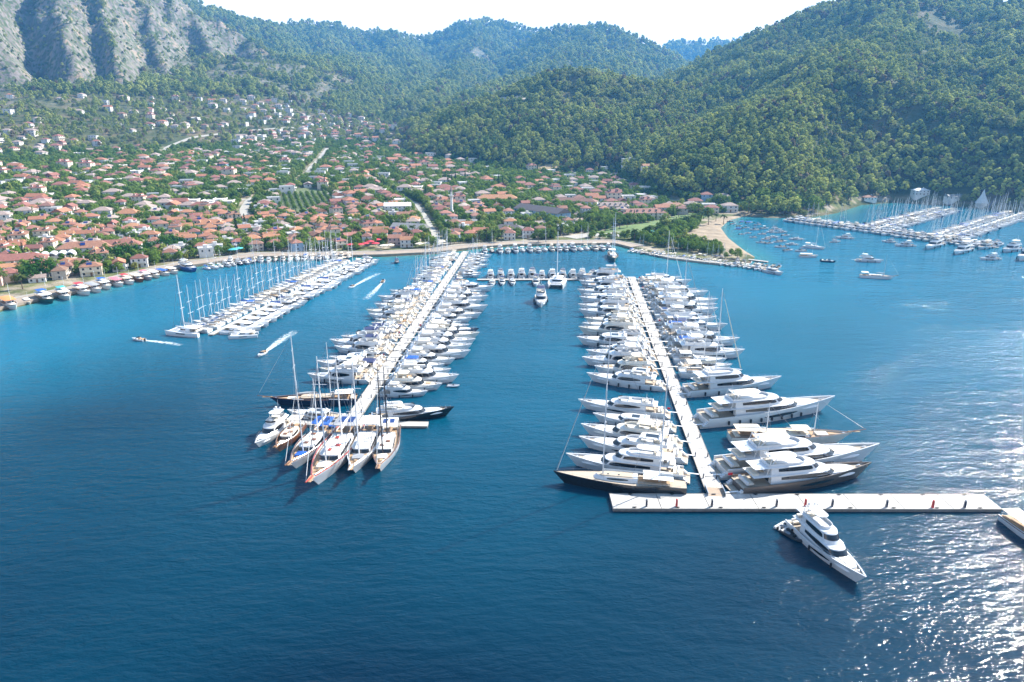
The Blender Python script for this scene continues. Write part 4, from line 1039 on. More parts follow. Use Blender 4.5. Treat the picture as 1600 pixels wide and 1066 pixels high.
def fill(row, A, B, side, s0, s1, choose, off=2.3, gap=.5, jit=.045, order0=0, detail=None, maxlen=None):
    """moor boats stern-to along A-B; side +1 = beside the direction A->B"""
    L = math.dist(A, B); dx, dy = (B[0] - A[0]) / L, (B[1] - A[1]) / L
    nx, ny = -dy * side, dx * side; s = s0; k = order0
    while s < s1:
        pr, L0, B0, ln = choose(s / L)
        sc = ln / L0; bw = B0 * sc
        if s + bw > s1 + 2: break
        c = s + bw / 2; o_ = off + ln * .54 + rnd.uniform(.6, 2.2)
        x = A[0] + dx * c + nx * o_; y = A[1] + dy * c + ny * o_
        hd = math.atan2(ny, nx) + rnd.gauss(0, jit)
        o = put(pr, x, y, hd, (sc, sc * rnd.uniform(.97, 1.03), sc * rnd.uniform(.95, 1.05)), detail)
        k += 1; reg(o, pr.look, row, k)
        s += bw + gap + rnd.uniform(0, .8)
def pick(d, keys, lo, hi, sizes):
    def f(t):
        k = rnd.choice(keys); L0, B0 = sizes[k]; return d[k], L0, B0, rnd.uniform(lo, hi)
    return f
YS = {'fly_g': (20, 5.4), 'fly_h': (18, 5.4), 'fly_a': (20, 5.4), 'fly_b': (18, 5), 'fly_c': (19, 5.2), 'fly_d': (21, 5.5), 'fly_e': (19, 5.3), 'fly_f': (17, 4.9), 'sport_a': (17, 4.6), 'sport_b': (16, 4.5), 'sport_c': (18, 4.7), 'tri_a': (34, 7.2), 'tri_b': (36, 7.4), 'tri_c': (33, 7)}
SS = {'s_a': (13.5, 4.2), 's_b': (13, 4.1), 's_c': (14.5, 4.4), 's_d': (15, 4.5), 's_e': (12.5, 4)}
FLY = ['fly_a', 'fly_a', 'fly_c', 'fly_c', 'fly_b', 'fly_d', 'fly_e', 'fly_f', 'sport_a', 'sport_a', 'sport_b', 'sport_c', 'fly_g', 'fly_h']
WH = ['fly_a', 'fly_c', 'fly_a', 'fly_c', 'sport_a', 'fly_e', 'fly_d', 'fly_g', 'tri_a']
SK = ['s_a', 's_a', 's_b', 's_c', 's_d', 's_e', 's_e']
def mixf(f, g, thr):
    return lambda t: (f if t < thr else g)(t)
def blend(f, g, pr):
    return lambda t: (f if rnd.random() < pr else g)(t)
# long slanting pier: big motor yachts near the sea, sailing yachts towards the town
fW = mixf(blend(pick(Y, FLY, 21, 28, YS), pick(Y, FLY, 15, 20, YS), .62), blend(pick(S, SK, 13, 17, SS), pick(Y, FLY, 14, 18, YS), .8), .56)
fill(('sailboat side', 'long pier'), LA, LB, 1, 34, 304, fW, order0=2)
fE = mixf(blend(pick(Y, WH[:-1], 21, 28, YS), pick(Y, FLY, 17, 21, YS), .75), blend(pick(Y, FLY, 15, 19, YS), pick(S, SK, 12, 15, SS), .55), .60)
fill(('superyacht side', 'long pier'), LA, LB, -1, 22, 203, fE, order0=1)
fill(('superyacht side', 'long pier'), LA, LB, -1, 222, 296, fE, order0=40)
# superyacht pier
fRW = blend(pick(Y, WH[:-1] + ['sport_a'], 27, 31, YS), pick(Y, FLY, 19, 25, YS), .7)
fill(('long pier side', 'wide pier'), RA, RB, 1, 87, 262, fRW, order0=7, gap=.7)
fRE = blend(pick(Y, ['fly_a', 'fly_c', 'tri_a', 'fly_e', 'tri_b'], 29, 36, YS), blend(pick(Y, FLY, 20, 26, YS), pick(S, SK, 20, 26, SS), .7), .62)
fill(('open water side', 'wide pier'), RA, RB, -1, 86, 262, fRE, order0=4, gap=.7)
# sailboat pontoon
fill(('old quay side', 'sailboat pontoon'), PA, PB, 1, 3, 181, pick(S, SK, 14.5, 17.5, SS), off=1.2, gap=.25)
def fcat(t):
    if t < .25 or rnd.random() < .22:
        k = rnd.choice(list(C)); L0, B0 = {'c_a': (14, 7.4), 'c_b': (13, 7), 'c_p': (15, 7.2)}[k]
        if k == 'c_a' and t < .3: k = 'c_p'; L0, B0 = 15, 7.2
        return C[k], L0, B0, rnd.uniform(14.5, 16.5)
    return blend(pick(Y, ['fly_a', 'fly_c', 'fly_f', 'sport_a', 'sport_a'], 14, 17.5, YS), pick(S, SK, 13, 16, SS), .8)(t)
fill(('long pier side', 'sailboat pontoon'), PA, PB, -1, 3, 181, fcat, off=1.2, gap=.25)
# big catamaran across the end of the sailboat pontoon
boat_px(C['c_a'], (266, 516), (318, 520), 14, 'white sailing catamaran with tall mast, lying off the seaward tip of the sailboat pontoon')
boat_px(C['c_p'], (345, 517), (383, 517), 15, 'mastless white catamaran across the seaward end of the sailboat pontoon')
boat_px(C['c_p'], (357, 524), (403, 521), 15, 'foremost mastless white catamaran off the seaward end of the sailboat pontoon')
# cross pontoon
X0, X1 = (-22, 420.5), (66, 421.5)
fill(('far side', 'short cross pontoon'), X0, X1, 1, 6, 86, pick(Y, ['fly_a', 'fly_c', 'fly_f'], 15, 19, YS), off=1.6, gap=1.4, detail=True)
fill(('near side', 'short cross pontoon'), X0, X1, -1, 8, 26, pick(Y, FLY, 12, 15, YS), off=1.6, gap=2, detail=True)
boat_px(C['c_a'], (868, 449), (873, 437), 14, 'white catamaran with its twin bows pointing seaward from the short cross pontoon')
boat_px(Y['fly_f'], (837, 446), (838, 437), 17, 'small white flybridge yacht moored seaward of the short cross pontoon')
# town quay between the two piers
q0, q1 = P(738, 391), P(972, 385)
fill(('waterfront', 'town quay between the two piers'), q1, q0, 1, 12, 116, blend(pick(Y, ['fly_a', 'fly_c', 'fly_e', 'sport_a'], 14, 18, YS), pick(S, SK, 13, 15, SS), .75), off=2.6, gap=1.0, detail=True)
q2, q3 = P(672, 398), P(405, 405)
fill(('waterfront', 'town quay beyond the sailboat pontoon'), (q2[0] - 55, q2[1]), q3, 1, 4, 92, blend(pick(S, SK, 12, 15, SS), pick(Y, FLY, 12, 15, YS), .7), off=2.6, gap=.8, detail=False)
q4, q5 = P(400, 405), P(305, 419)
fill(('waterfront', 'quay beside the blue ferry'), q4, q5, 1, 2, 44, blend(pick(S, SK, 10, 13, SS), pick(Y, FLY, 10, 13, YS), .6), off=2.8, gap=.8, detail=False)
# mole by the sandy spit
m0, m1 = P(992, 391), P(1215, 421)
fsm = blend(blend(pick(S, SK, 9, 12, SS), pick(Y, FLY, 9, 13, YS), .4), lambda t: (rnd.choice(SB), 7, 2.5, rnd.uniform(7, 9)), .7)
fill(('seaward side', 'beach mole'), m0, m1, -1, 0, 112, fsm, off=1.8, gap=.5, detail=False)
fill(('inner side', 'beach mole'), m0, m1, 1, 50, 112, lambda t: (rnd.choice(SB), 7, 2.5, rnd.uniform(6, 8)), off=1.8, gap=1.2, detail=False)
boat_px(Y['sport_a'], (1224, 428), (1190, 420), 17, 'sleek white sports cruiser at the outer tip of the mole')
# wooded cove
c0, c1 = P(1238, 344), P(1560, 388)
fill(('seaward side', 'long cove pontoon'), c0, c1, -1, 2, 190, pick(Y, FLY, 15, 20, YS), off=1.3, gap=.8, detail=False)
fill(('shore side', 'long cove pontoon'), c0, c1, 1, 2, 190, blend(pick(S, SK, 13, 16, SS), pick(Y, FLY, 13, 16, YS), .35), off=1.3, gap=.6, detail=False)
for (a, b, nm) in ((P(1372, 357), P(1478, 329), 'middle cove pontoon'), (P(1478, 372), P(1592, 335), 'far cove pontoon')):
    for sd2, sn in ((1, 'shoreward side'), (-1, 'seaward side')):
        fill((sn, nm), a, b, sd2, 1, math.dist(a, b) - 1, blend(pick(S, SK, 13, 17, SS), pick(Y, FLY, 14, 17, YS), .8), off=1.1, gap=.5, detail=False)
boat_px(Y['fly_a'], (1446, 389), (1471, 380), 20, 'white motor yacht lying bows out off the long cove pontoon, nearer the beach', wscale=.72)
boat_px(Y['fly_c'], (1490, 397), (1515, 388), 19, 'white motor yacht lying bows out off the long cove pontoon, farther from the beach', wscale=.72)
boat_px(Y['fly_a'], (1590, 406), (1617, 398), 20, 'white flybridge yacht at the edge of the photo off the cove')
boat_px(Y['fly_c'], (1566, 393), (1592, 388), 19, 'white flybridge yacht with bimini at the end of the cove pontoon')
# boats swinging at anchor in the cove
n = 0
for (u, v, kk, ln, hd) in [(1146, 350, 's', 7, 20), (1158, 347, 's', 7, 200), (1171, 348, 's', 8, 10), (1183, 351, 's', 7, 190), (1152, 358, 's', 7, 170), (1166, 356, 's', 7, 15), (1178, 359, 's', 8, 180), (1195, 357, 's', 8, 5),
                           (1190, 366, 's', 8, 190), (1205, 363, 'y', 11, 175), (1213, 359, 'y', 12, 5), (1160, 366, 's', 6, 0), (1176, 371, 's', 7, 185), (1196, 374, 's', 8, 170), (1208, 371, 'y', 12, 0), (1218, 386, 's', 9, 180), (1222, 377, 's', 8, 0), (1243, 374, 'y', 13, 180), (1232, 391, 's', 8, 15), (1203, 380, 's', 7, 12), (1188, 379, 's', 7, 175), (1214, 378, 's', 8, 190), (1228, 368, 's', 8, 10), (1236, 382, 'y', 11, 182), (1168, 364, 's', 6, 170), (1156, 353, 's', 6, 20), (1250, 392, 's', 8, 185), (1222, 363, 'y', 11, 8), (1140, 346, 's', 6, 195)]:
    x, y = P(u, v, .5); pr, L0 = (rnd.choice(SB), 7) if kk == 's' else (Y[rnd.choice(['fly_c', 'fly_f', 'sport_a'])], 18)
    o = put(pr, x, y, R(hd), ln / L0, False); n += 1
    reg(o, pr.look, ('at anchor', 'the cove beside the sandy beach'), u)
TOUR = make_tour('tour_boat', 'white tour boat under white canopy', 20, 6, can='canvas_white')
boat_px(S['s_a'], (1290, 388), (1255, 384), 13.5, 'white sailing yacht at anchor between the sandy beach and the lone gulet')
boat_px(TOUR, (1279, 400), (1249, 399), 20, 'white canopied tour boat anchored off the cove beneath a sailing yacht')
boat_px(SB[3], (1307, 408), (1283, 406), 7.5, 'small navy hulled motorboat anchored off the cove')
boat_px(Y['fly_c'], (1381, 408), (1338, 405), 19, 'white flybridge yacht anchored in open water behind the lone white gulet')
GW = make_gulet('gulet', 'white gulet', 24, 6.4, hm='gelcoat_white', trim='hull_wood', masts=1)
boat_px(GW, (1398, 434), (1343, 430), 24, 'lone white gulet with one dark mast anchored in open water', group=None)
for (u, v, hd, ln, lab) in [(1318, 372, 170, 14, 'white flybridge yacht anchored just off the root of the cove pontoon'), (1412, 384, 175, 15, 'white flybridge yacht anchored off the cove pontoon, just beachward of a white pair'),
                            (1388, 378, 165, 12, 'short white flybridge yacht anchored close to the cove pontoon'), (1545, 405, 185, 15, 'white flybridge yacht anchored seaward of the cove pontoon end'), (1306, 378, 10, 10, 'small white flybridge yacht anchored between the beach boats and the cove pontoon')]:
    x, y = P(u, v, .5); o = put(Y['fly_c' if ln > 12 else 'fly_f'], x, y, R(hd), ln / 18, True); tag(o, lab)
# superyacht pier, near berths
A0 = make_sail('sailing_yacht', 'black hulled two masted schooner yacht', 37, 7.4, hm='hull_black', masts=2, mh=1.18, big=True, deckm='teak_pale', bim='canvas_white', mr=.19)
boat_px(A0, (864, 744), (1072, 762), 37, 'long black hulled schooner yacht with two tall masts behind the floating breakwater', z=1.8)
Y1 = make_yacht('motor_yacht', '', 36, 7.6, 2, seed=21, fend=0, win='glass_dark', hm='gelcoat_white', roof='hard')
boat_px(Y1, (884, 716), (1068, 738), 36, 'white two deck superyacht with long black windows, beside the black schooner', z=2)
Y2 = make_yacht('motor_yacht', '', 31, 6.8, 1, seed=22, fend=0, roof='hard')
boat_px(Y2, (904, 688), (1066, 709), 31, 'white flybridge yacht with hardtop, second inward from the black schooner', z=2)
Y3 = make_yacht('motor_yacht', '', 28, 6.4, 1, seed=23, fend=2, roof='soft', cover='canvas_cream', hm='gelcoat_white', sm='gelcoat_cream')
boat_px(Y3, (907, 668), (1058, 688), 28, 'trawler style motor yacht with cream awning, third inward from the black schooner', z=2)
Y4 = make_yacht('motor_yacht', '', 27, 6.2, 1, kind='sport', seed=24, fend=2)
boat_px(Y4, (926, 649), (1050, 663), 27, 'low white yacht, fourth inward from the black schooner', z=2)
Y5 = make_yacht('motor_yacht', '', 30, 6.6, 1, seed=25, fend=0, roof='none', hm='gelcoat_white')
boat_px(Y5, (903, 629), (1040, 642), 30, 'sleek white yacht with black window slashes and swept radar arch', z=2)
Y6 = make_yacht('motor_yacht', '', 27, 6.4, 1, seed=26, fend=5, roof='hard', hullwin=False)
boat_px(Y6, (916, 587), (1036, 600), 27, 'white flybridge yacht with black fenders moored apart beside the superyacht pier', z=2)
Z1 = make_yacht('motor_yacht', '', 40, 8, 2, seed=31, hm='hull_bronze', fend=0, roof='hard', win='glass_dark', arch=True)
boat_px(Z1, (1360, 734), (1152, 756), 40, 'bronze hulled white superyacht alongside the floating breakwater', z=2)
Z2 = make_yacht('motor_yacht', '', 46, 8.8, 2, seed=32, fend=0, roof='hard', win='glass_dark')
boat_px(Z2, (1372, 706), (1126, 727), 46, 'big white three level superyacht between the bronze yacht and the gulet', z=2.5)
Z3 = make_gulet('gulet', '', 44, 9, hm='gelcoat_cream', awn='canvas_cream', masts=2, mh=.34, roofm='canvas_cream', awn_front='canvas_cream', mr=.2)
boat_px(Z3, (1330, 683), (1140, 680), 44, 'cream gulet with two short masts and cream awnings among superyachts', z=2)
Z4 = make_yacht('motor_yacht', '', 48, 9, 2, seed=34, fend=8, roof='hard', win='glass_dark')
boat_px(Z4, (1303, 630), (1098, 651), 48, 'largest white superyacht with black fenders along its hull', z=2.5)
Z5 = make_yacht('motor_yacht', '', 34, 7.4, 2, seed=35, fend=5, roof='none')
boat_px(Z5, (1220, 596), (1073, 608), 34, 'white superyacht with black fenders just inward of the largest superyacht', z=2)
GWW = make_gulet('gulet', '', 34, 7.4, hm='hull_wood', masts=2, awn='canvas_white', housem='hull_wood')
# lone yacht before of the breakwater
LY = make_yacht('motor_yacht', '', 29, 6.4, 2, seed=41, fend=3, pas=False, roof='hard', win='glass_dark')
boat_px(LY, (1352, 912), (1243, 812), 29, 'white superyacht moored alone in front of the floating breakwater', z=1.5, wscale=1.12)
dn = [make_dinghy('dinghy', '', 4.6, 'gelcoat_white'), make_dinghy('dinghy', '', 5.5, 'black_rubber', 'black_rubber'), make_dinghy('dinghy', '', 4, 'gelcoat_white', 'hull_navy')]
def din(i, u, v, hd, lab, s=1):
    x, y = P(u, v, .3); o = dn[i].place((x, y, .02), R(hd), s); tag(o, lab)
din(1, 1240, 838, -58, 'black inflatable tender tied beside the lone superyacht', 1.1)
din(0, 1226, 822, 35, 'white tender at the stern corner of the lone superyacht', 1.2)
din(0, 1181, 765, 5, 'white dinghy afloat beside the bronze hulled superyacht', 1.3)
din(2, 708, 603, -5, 'white dinghy drifting off the bows of the yachts on the long slanting pier', 1.1)
din(1, 1114, 612, 30, 'black tender between the largest superyacht and its inward neighbour', 1.2)
# tour boat cut by the right edge
TE = make_tour('tour_boat', '', 20, 6.2, can='canvas_cream', hm='gelcoat_white')
boat_px(TE, (1665, 872), (1572, 806), 20, 'white tour boat with cream canopy beyond the end of the floating breakwater', z=1)
# gulets at the head of the long pier
T1 = make_yacht('motor_yacht', '', 15, 4.4, 1, seed=51, roof='soft', cover='canvas_white', hullwin=False, fend=0)
boat_px(T1, (399, 698), (447, 657), 15, 'small white motor yacht at the outer end of the gulet pontoon', z=1.2)
T2 = make_gulet('gulet', '', 14, 4.4, hm='hull_wood', masts=0, housem='gelcoat_cream', awn='canvas_cream', roofm='canvas_cream', bows=.08)
boat_px(T2, (432, 705), (468, 663), 14, 'small brown hulled boat with cream roof at the gulet pontoon', z=1.2)
T3 = make_gulet('gulet', '', 21, 6, hm='gelcoat_white', masts=2, awn='canvas_blue', cush='canvas_blue', mh=.8, solar=True)
boat_px(T3, (454, 733), (514, 666), 21, 'white gulet with bright blue sunbed and awning at the gulet pontoon', z=1.5)
T4 = make_gulet('gulet', '', 25, 6.6, hm='gelcoat_white', masts=2, awn='canvas_grey', mh=.85, solar=True, cush='cushion_cream', trim='hull_red')
boat_px(T4, (488, 762), (552, 668), 25, 'white gulet with red trim and grey awning reaching farthest into open water', z=1.5)
T5 = make_gulet('gulet', '', 22, 6.4, hm='gelcoat_white', masts=1, awn='canvas_white', mh=.9, trim='gelcoat_white', cush='canvas_grey')
boat_px(T5, (550, 741), (584, 666), 22, 'all white gulet between the red trimmed gulet and the solar panelled gulet', z=1.5)
T6 = make_gulet('gulet', '', 22, 6, hm='gelcoat_white', masts=2, awn='canvas_white', mh=.95, mastm='spar_dark', solar=True, trim='hull_wood')
boat_px(T6, (592, 738), (611, 668), 22, 'white gulet with dark masts and solar panel at the gulet pontoon', z=1.5)
T7 = make_gulet('gulet', '', 36, 7.6, hm='hull_navy', masts=2, awn='canvas_white', housem='hull_wood', mh=.82, bows=.15, trim='hull_wood', mr=.24, roofm='teak_pale')
boat_px(T7, (428, 627), (552, 622), 33, 'large wooden schooner with long bowsprit moored to the long slanting pier', z=1.5)
T8 = make_yacht('motor_yacht', '', 22, 5.4, 1, kind='sport', seed=58, fend=2)
boat_px(T8, (449, 644), (540, 652), 22, 'white sports yacht between the wooden schooner and the gulet pontoon', z=1.5)
T9 = make_yacht('motor_yacht', '', 31, 6.8, 1, seed=59, hm='hull_black', fend=0, roof='hard', hullwin=False)
boat_px(T9, (710, 641), (576, 652), 31, 'black hulled white motor yacht beside the solar panelled gulet and long slanting pier', z=1.8)
# boats under way and loose boats
boat_px(Y['fly_f'], (845, 479), (845, 462), 17, 'small white motor yacht under way between the two piers')
x, y = P(620, 411); o = make_tour('workboat', '', 8, 3.2, hm='hull_navy', can='canvas_navy').place((x, y, 0), R(-80), 1); tag(o, 'small dark workboat off the town quay'); o['category'] = 'workboat'
def wake(u0, v0, u1, v1, wd, lab):
    (x0, y0), (x1, y1) = P(u0, v0), P(u1, v1); mb = MB(); n = 24
    L_ = math.dist((x0, y0), (x1, y1)); dx, dy = (x1 - x0) / L_, (y1 - y0) / L_
    rows_ = []
    for i in range(n + 1):
        t = i / n; h = wd * (.3 + t * 1.7) ; c = math.sin(t * 4) * .6 * t
        rows_.append([(x0 + dx * L_ * t - dy * (h * q + c), y0 + dy * L_ * t + dx * (h * q + c), .05 + .10 * (1 - abs(q)) * (1 - t)) for q in (-1, -.5, 0, .5, 1)])
    mb.loft(rows_, 'wake', closed=False, cap0=False, cap1=False)
    me = mb.mesh('wake_foam', True); uv = me.attributes.new('along', 'FLOAT', 'POINT')
    uv.data.foreach_set('value', [i / n for i in range(n + 1) for _ in range(5)])
    ac = me.attributes.new('across', 'FLOAT', 'POINT'); ac.data.foreach_set('value', [abs(q) for i in range(n + 1) for q in (-1, -.5, 0, .5, 1)])
    o = link('wake_foam', me); tag(o, lab, 'wake', None, 'stuff')
def mk_wake():
    m = bpy.data.materials.new('wake'); m.use_nodes = True; t = m.node_tree; N = t.nodes.new; Lk = t.links.new
    b = t.nodes['Principled BSDF']; b.inputs['Base Color'].default_value = (.72, .84, .86, 1); b.inputs['Roughness'].default_value = .6
    a1 = N('ShaderNodeAttribute'); a1.attribute_name = 'along'; a2 = N('ShaderNodeAttribute'); a2.attribute_name = 'across'
    tc = N('ShaderNodeTexCoord'); nz = N('ShaderNodeTexNoise'); nz.inputs['Scale'].default_value = .7; nz.inputs['Detail'].default_value = 5; Lk(tc.outputs['Object'], nz.inputs[0])
    def mth(op, a, c):
        x = N('ShaderNodeMath'); x.operation = op
        for i, q in enumerate((a, c)):
            if isinstance(q, (int, float)): x.inputs[i].default_value = q
            else: Lk(q, x.inputs[i])
        return x.outputs[0]
    e = mth('SUBTRACT', mth('ADD', mth('MULTIPLY', nz.outputs['Fac'], 1.5), .35), mth('ADD', mth('MULTIPLY', a1.outputs['Fac'], .75), mth('MULTIPLY', mth('POWER', a2.outputs['Fac'], 2), .45)))
    mr = N('ShaderNodeMapRange'); Lk(e, mr.inputs[0]); mr.inputs[1].default_value = .2; mr.inputs[2].default_value = .95; mr.inputs[3].default_value = 0; mr.inputs[4].default_value = .75
    Lk(mr.outputs[0], b.inputs['Alpha']); MAT['wake'] = m
mk_wake()
for (u, v, u1, v1, wd, hdlab) in [(549, 449, 592, 427, 1.6, 'speedboat heading seaward'), (599, 440, 572, 468, 1.6, 'speedboat heading for the quay'), (409, 554, 461, 517, 1.9, 'speedboat beside the wooden schooner'), (216, 531, 285, 539, 1.3, 'speedboat passing the sailboat pontoon')]:
    x, y = P(u, v, .3); x1, y1 = P(u1, v1)
    o = SB[0].place((x, y, .05), math.atan2(y - y1, x - x1), 1); tag(o, {1.6: 'white motorboat'}.get(wd, 'white motorboat') + ' speeding with foam behind, ' + {'speedboat heading seaward': 'away from the town quay', 'speedboat heading for the quay': 'towards the town quay', 'speedboat beside the wooden schooner': 'close to the wooden schooner', 'speedboat passing the sailboat pontoon': 'seaward of the sailboat pontoon'}[hdlab])
    wake(u, v, u1, v1, wd, 'white foam trail behind the ' + hdlab)
# tour boats along the old quay
TB = [(16, 477, 'canvas_orange', 'gelcoat_white', None, 'orange'), (43, 471, 'canvas_white', 'gelcoat_white', None, 'white'), (72, 468, 'canvas_white', 'hull_green', 'canvas_blue', 'white and blue'), (101, 463, 'canvas_white', 'gelcoat_white', 'canvas_turq', 'white and turquoise'),
      (130, 456, 'canvas_white', 'gelcoat_white', 'canvas_red', 'white and red'), (148, 452, 'canvas_grey', 'gelcoat_white', None, 'grey'), (164, 447, 'canvas_white', 'gelcoat_white', 'canvas_blue', 'white and blue'), (184, 443, 'canvas_pink', 'gelcoat_white', None, 'pink'),
      (200, 440, 'canvas_cream', 'gelcoat_white', 'canvas_red', 'cream and red'), (216, 436, 'canvas_cream', 'hull_wood', None, 'cream'), (229, 433, 'canvas_white', 'gelcoat_white', 'canvas_pink', 'white and pink'), (242, 430, 'canvas_white', 'gelcoat_cream', None, 'white'), (256, 427, 'canvas_blue', 'gelcoat_white', None, 'blue'), (270, 424, 'canvas_white', 'gelcoat_white', None, 'white')]
for i, (u, v, c1_, hm, c2_, cn) in enumerate(TB):
    pr = make_tour('tour_boat', '', 20, 5.8, hm=hm, can=c1_, can2=c2_)
    x, y = P(u, v, 1); ln = (22 if i != 1 else 11) * (1 - .022 * i)
    o = pr.place((x, y, 0), R(-40 + rnd.uniform(-4, 4)), ln / 20, True); tag(o, f'tour boat with {cn} canopy, {ordn(i + 1)} on the old quay from its outer end', None, 'tour boats along the old quay')
fp = make_yacht('ferry', '', 26, 7, 1, hm='hull_blue', roof='hard', seed=77, fend=0, hullwin=False); fp.cat = 'ferry'
boat_px(fp, (308, 422), (281, 414), 26, 'blue hulled white ferry moored at the end of the old quay', z=1.5, wscale=1.0)
BIGS = make_gulet('gulet', '', 30, 7, hm='hull_green', masts=2, mh=1.0, housem='gelcoat_white', mr=.22, bows=.05)
boat_px(BIGS, (961, 408), (955, 395), 30, 'green hulled two masted gulet at the town quay beside the spit', z=1.5)
G2 = make_gulet('gulet', '', 34, 7.4, hm='hull_wood', masts=2, awn='canvas_white', housem='gelcoat_cream', mh=.9, mastm='spar_white', mr=.22)
# ------------------------------------------------------------------ town
def gpx(u, v):
    """ground point seen at photo position u, v"""
    a = (u - 800) / FPX; b = (v - 533) / FPX; c, s = math.cos(PITCH), math.sin(PITCH)
    dy, dz = c - b * s, -s - b * c; h = math.hypot(a, dy)
    D = np.exp(np.linspace(math.log(330), math.log(6500), 4000)); X, Y = D * a / h, D * dy / h
    k = int(np.argmax(CAM_H + D * dz / h <= np.maximum(zat(X, Y), 0)))
    return float(X[k]), float(Y[k]), float(zat(X[k], Y[k]))
OCC = []            # (x, y, radius) taken ground
def win(mb, cx, cy_, nx, ny, z, w_, h, m='window_glass', off=.05):
    tx, ty = -ny, nx
    a = [(cx + tx * s * w_ / 2 + nx * o, cy_ + ty * s * w_ / 2 + ny * o) for o in (-.06, off) for s in (-1, 1)]
    mb.loft([[(*a[0], z), (*a[1], z), (*a[3], z), (*a[2], z)], [(*a[0], z + h), (*a[1], z + h), (*a[3], z + h), (*a[2], z + h)]], m)
def roof_mb(x0, x1, y0, y1, z, rise, kind, m, ov=.4, dorm=0):
    mb = MB(); a0, a1, b0, b1 = x0 - ov, x1 + ov, y0 - ov, y1 + ov; my = (b0 + b1) / 2
    if kind == 'hip':
        hl = min((b1 - b0) / 2, (a1 - a0) / 2 - .2); r0, r1 = (a0 + hl, my), (a1 - hl, my)
    else: r0, r1 = (a0 + .02, my), (a1 - .02, my)
    base = [(a0, b0, z - .12), (a1, b0, z - .12), (a1, b1, z - .12), (a0, b1, z - .12)]
    eav = [(x, y, z + .1) for x, y, _ in base]
    v = base + eav + [(*r0, z + rise), (*r1, z + rise)]
    f = [(3, 2, 1, 0), (0, 1, 5, 4), (1, 2, 6, 5), (2, 3, 7, 6), (3, 0, 4, 7), (4, 5, 9, 8), (6, 7, 8, 9), (5, 6, 9), (7, 4, 8)]
    mb.add(v, f, m)
    for i in range(dorm):
        x = x0 + (i + .5) * (x1 - x0) / dorm
        for sg in (-1, 1):
            yb = my + sg * (b1 - my) * .62; zb = z + rise * .36
            mb.box(x - .8, x + .8, min(yb, my), max(yb, my), zb, zb + 1.2, 'wall_white')
            mb.add([(x - 1, yb + sg * .25, zb + 1.15), (x + 1, yb + sg * .25, zb + 1.15), (x + 1, my, zb + 1.15), (x - 1, my, zb + 1.15), (x, yb + sg * .25, zb + 1.9), (x, my, zb + 1.9)], [(0, 1, 4), (0, 4, 5, 3), (1, 2, 5, 4), (0, 3, 2, 1)], m)
            mb.box(x - .5, x + .5, yb - .04 + sg * .03, yb + .04 + sg * .03, zb + .25, zb + 1.0, 'window_glass')
    return mb
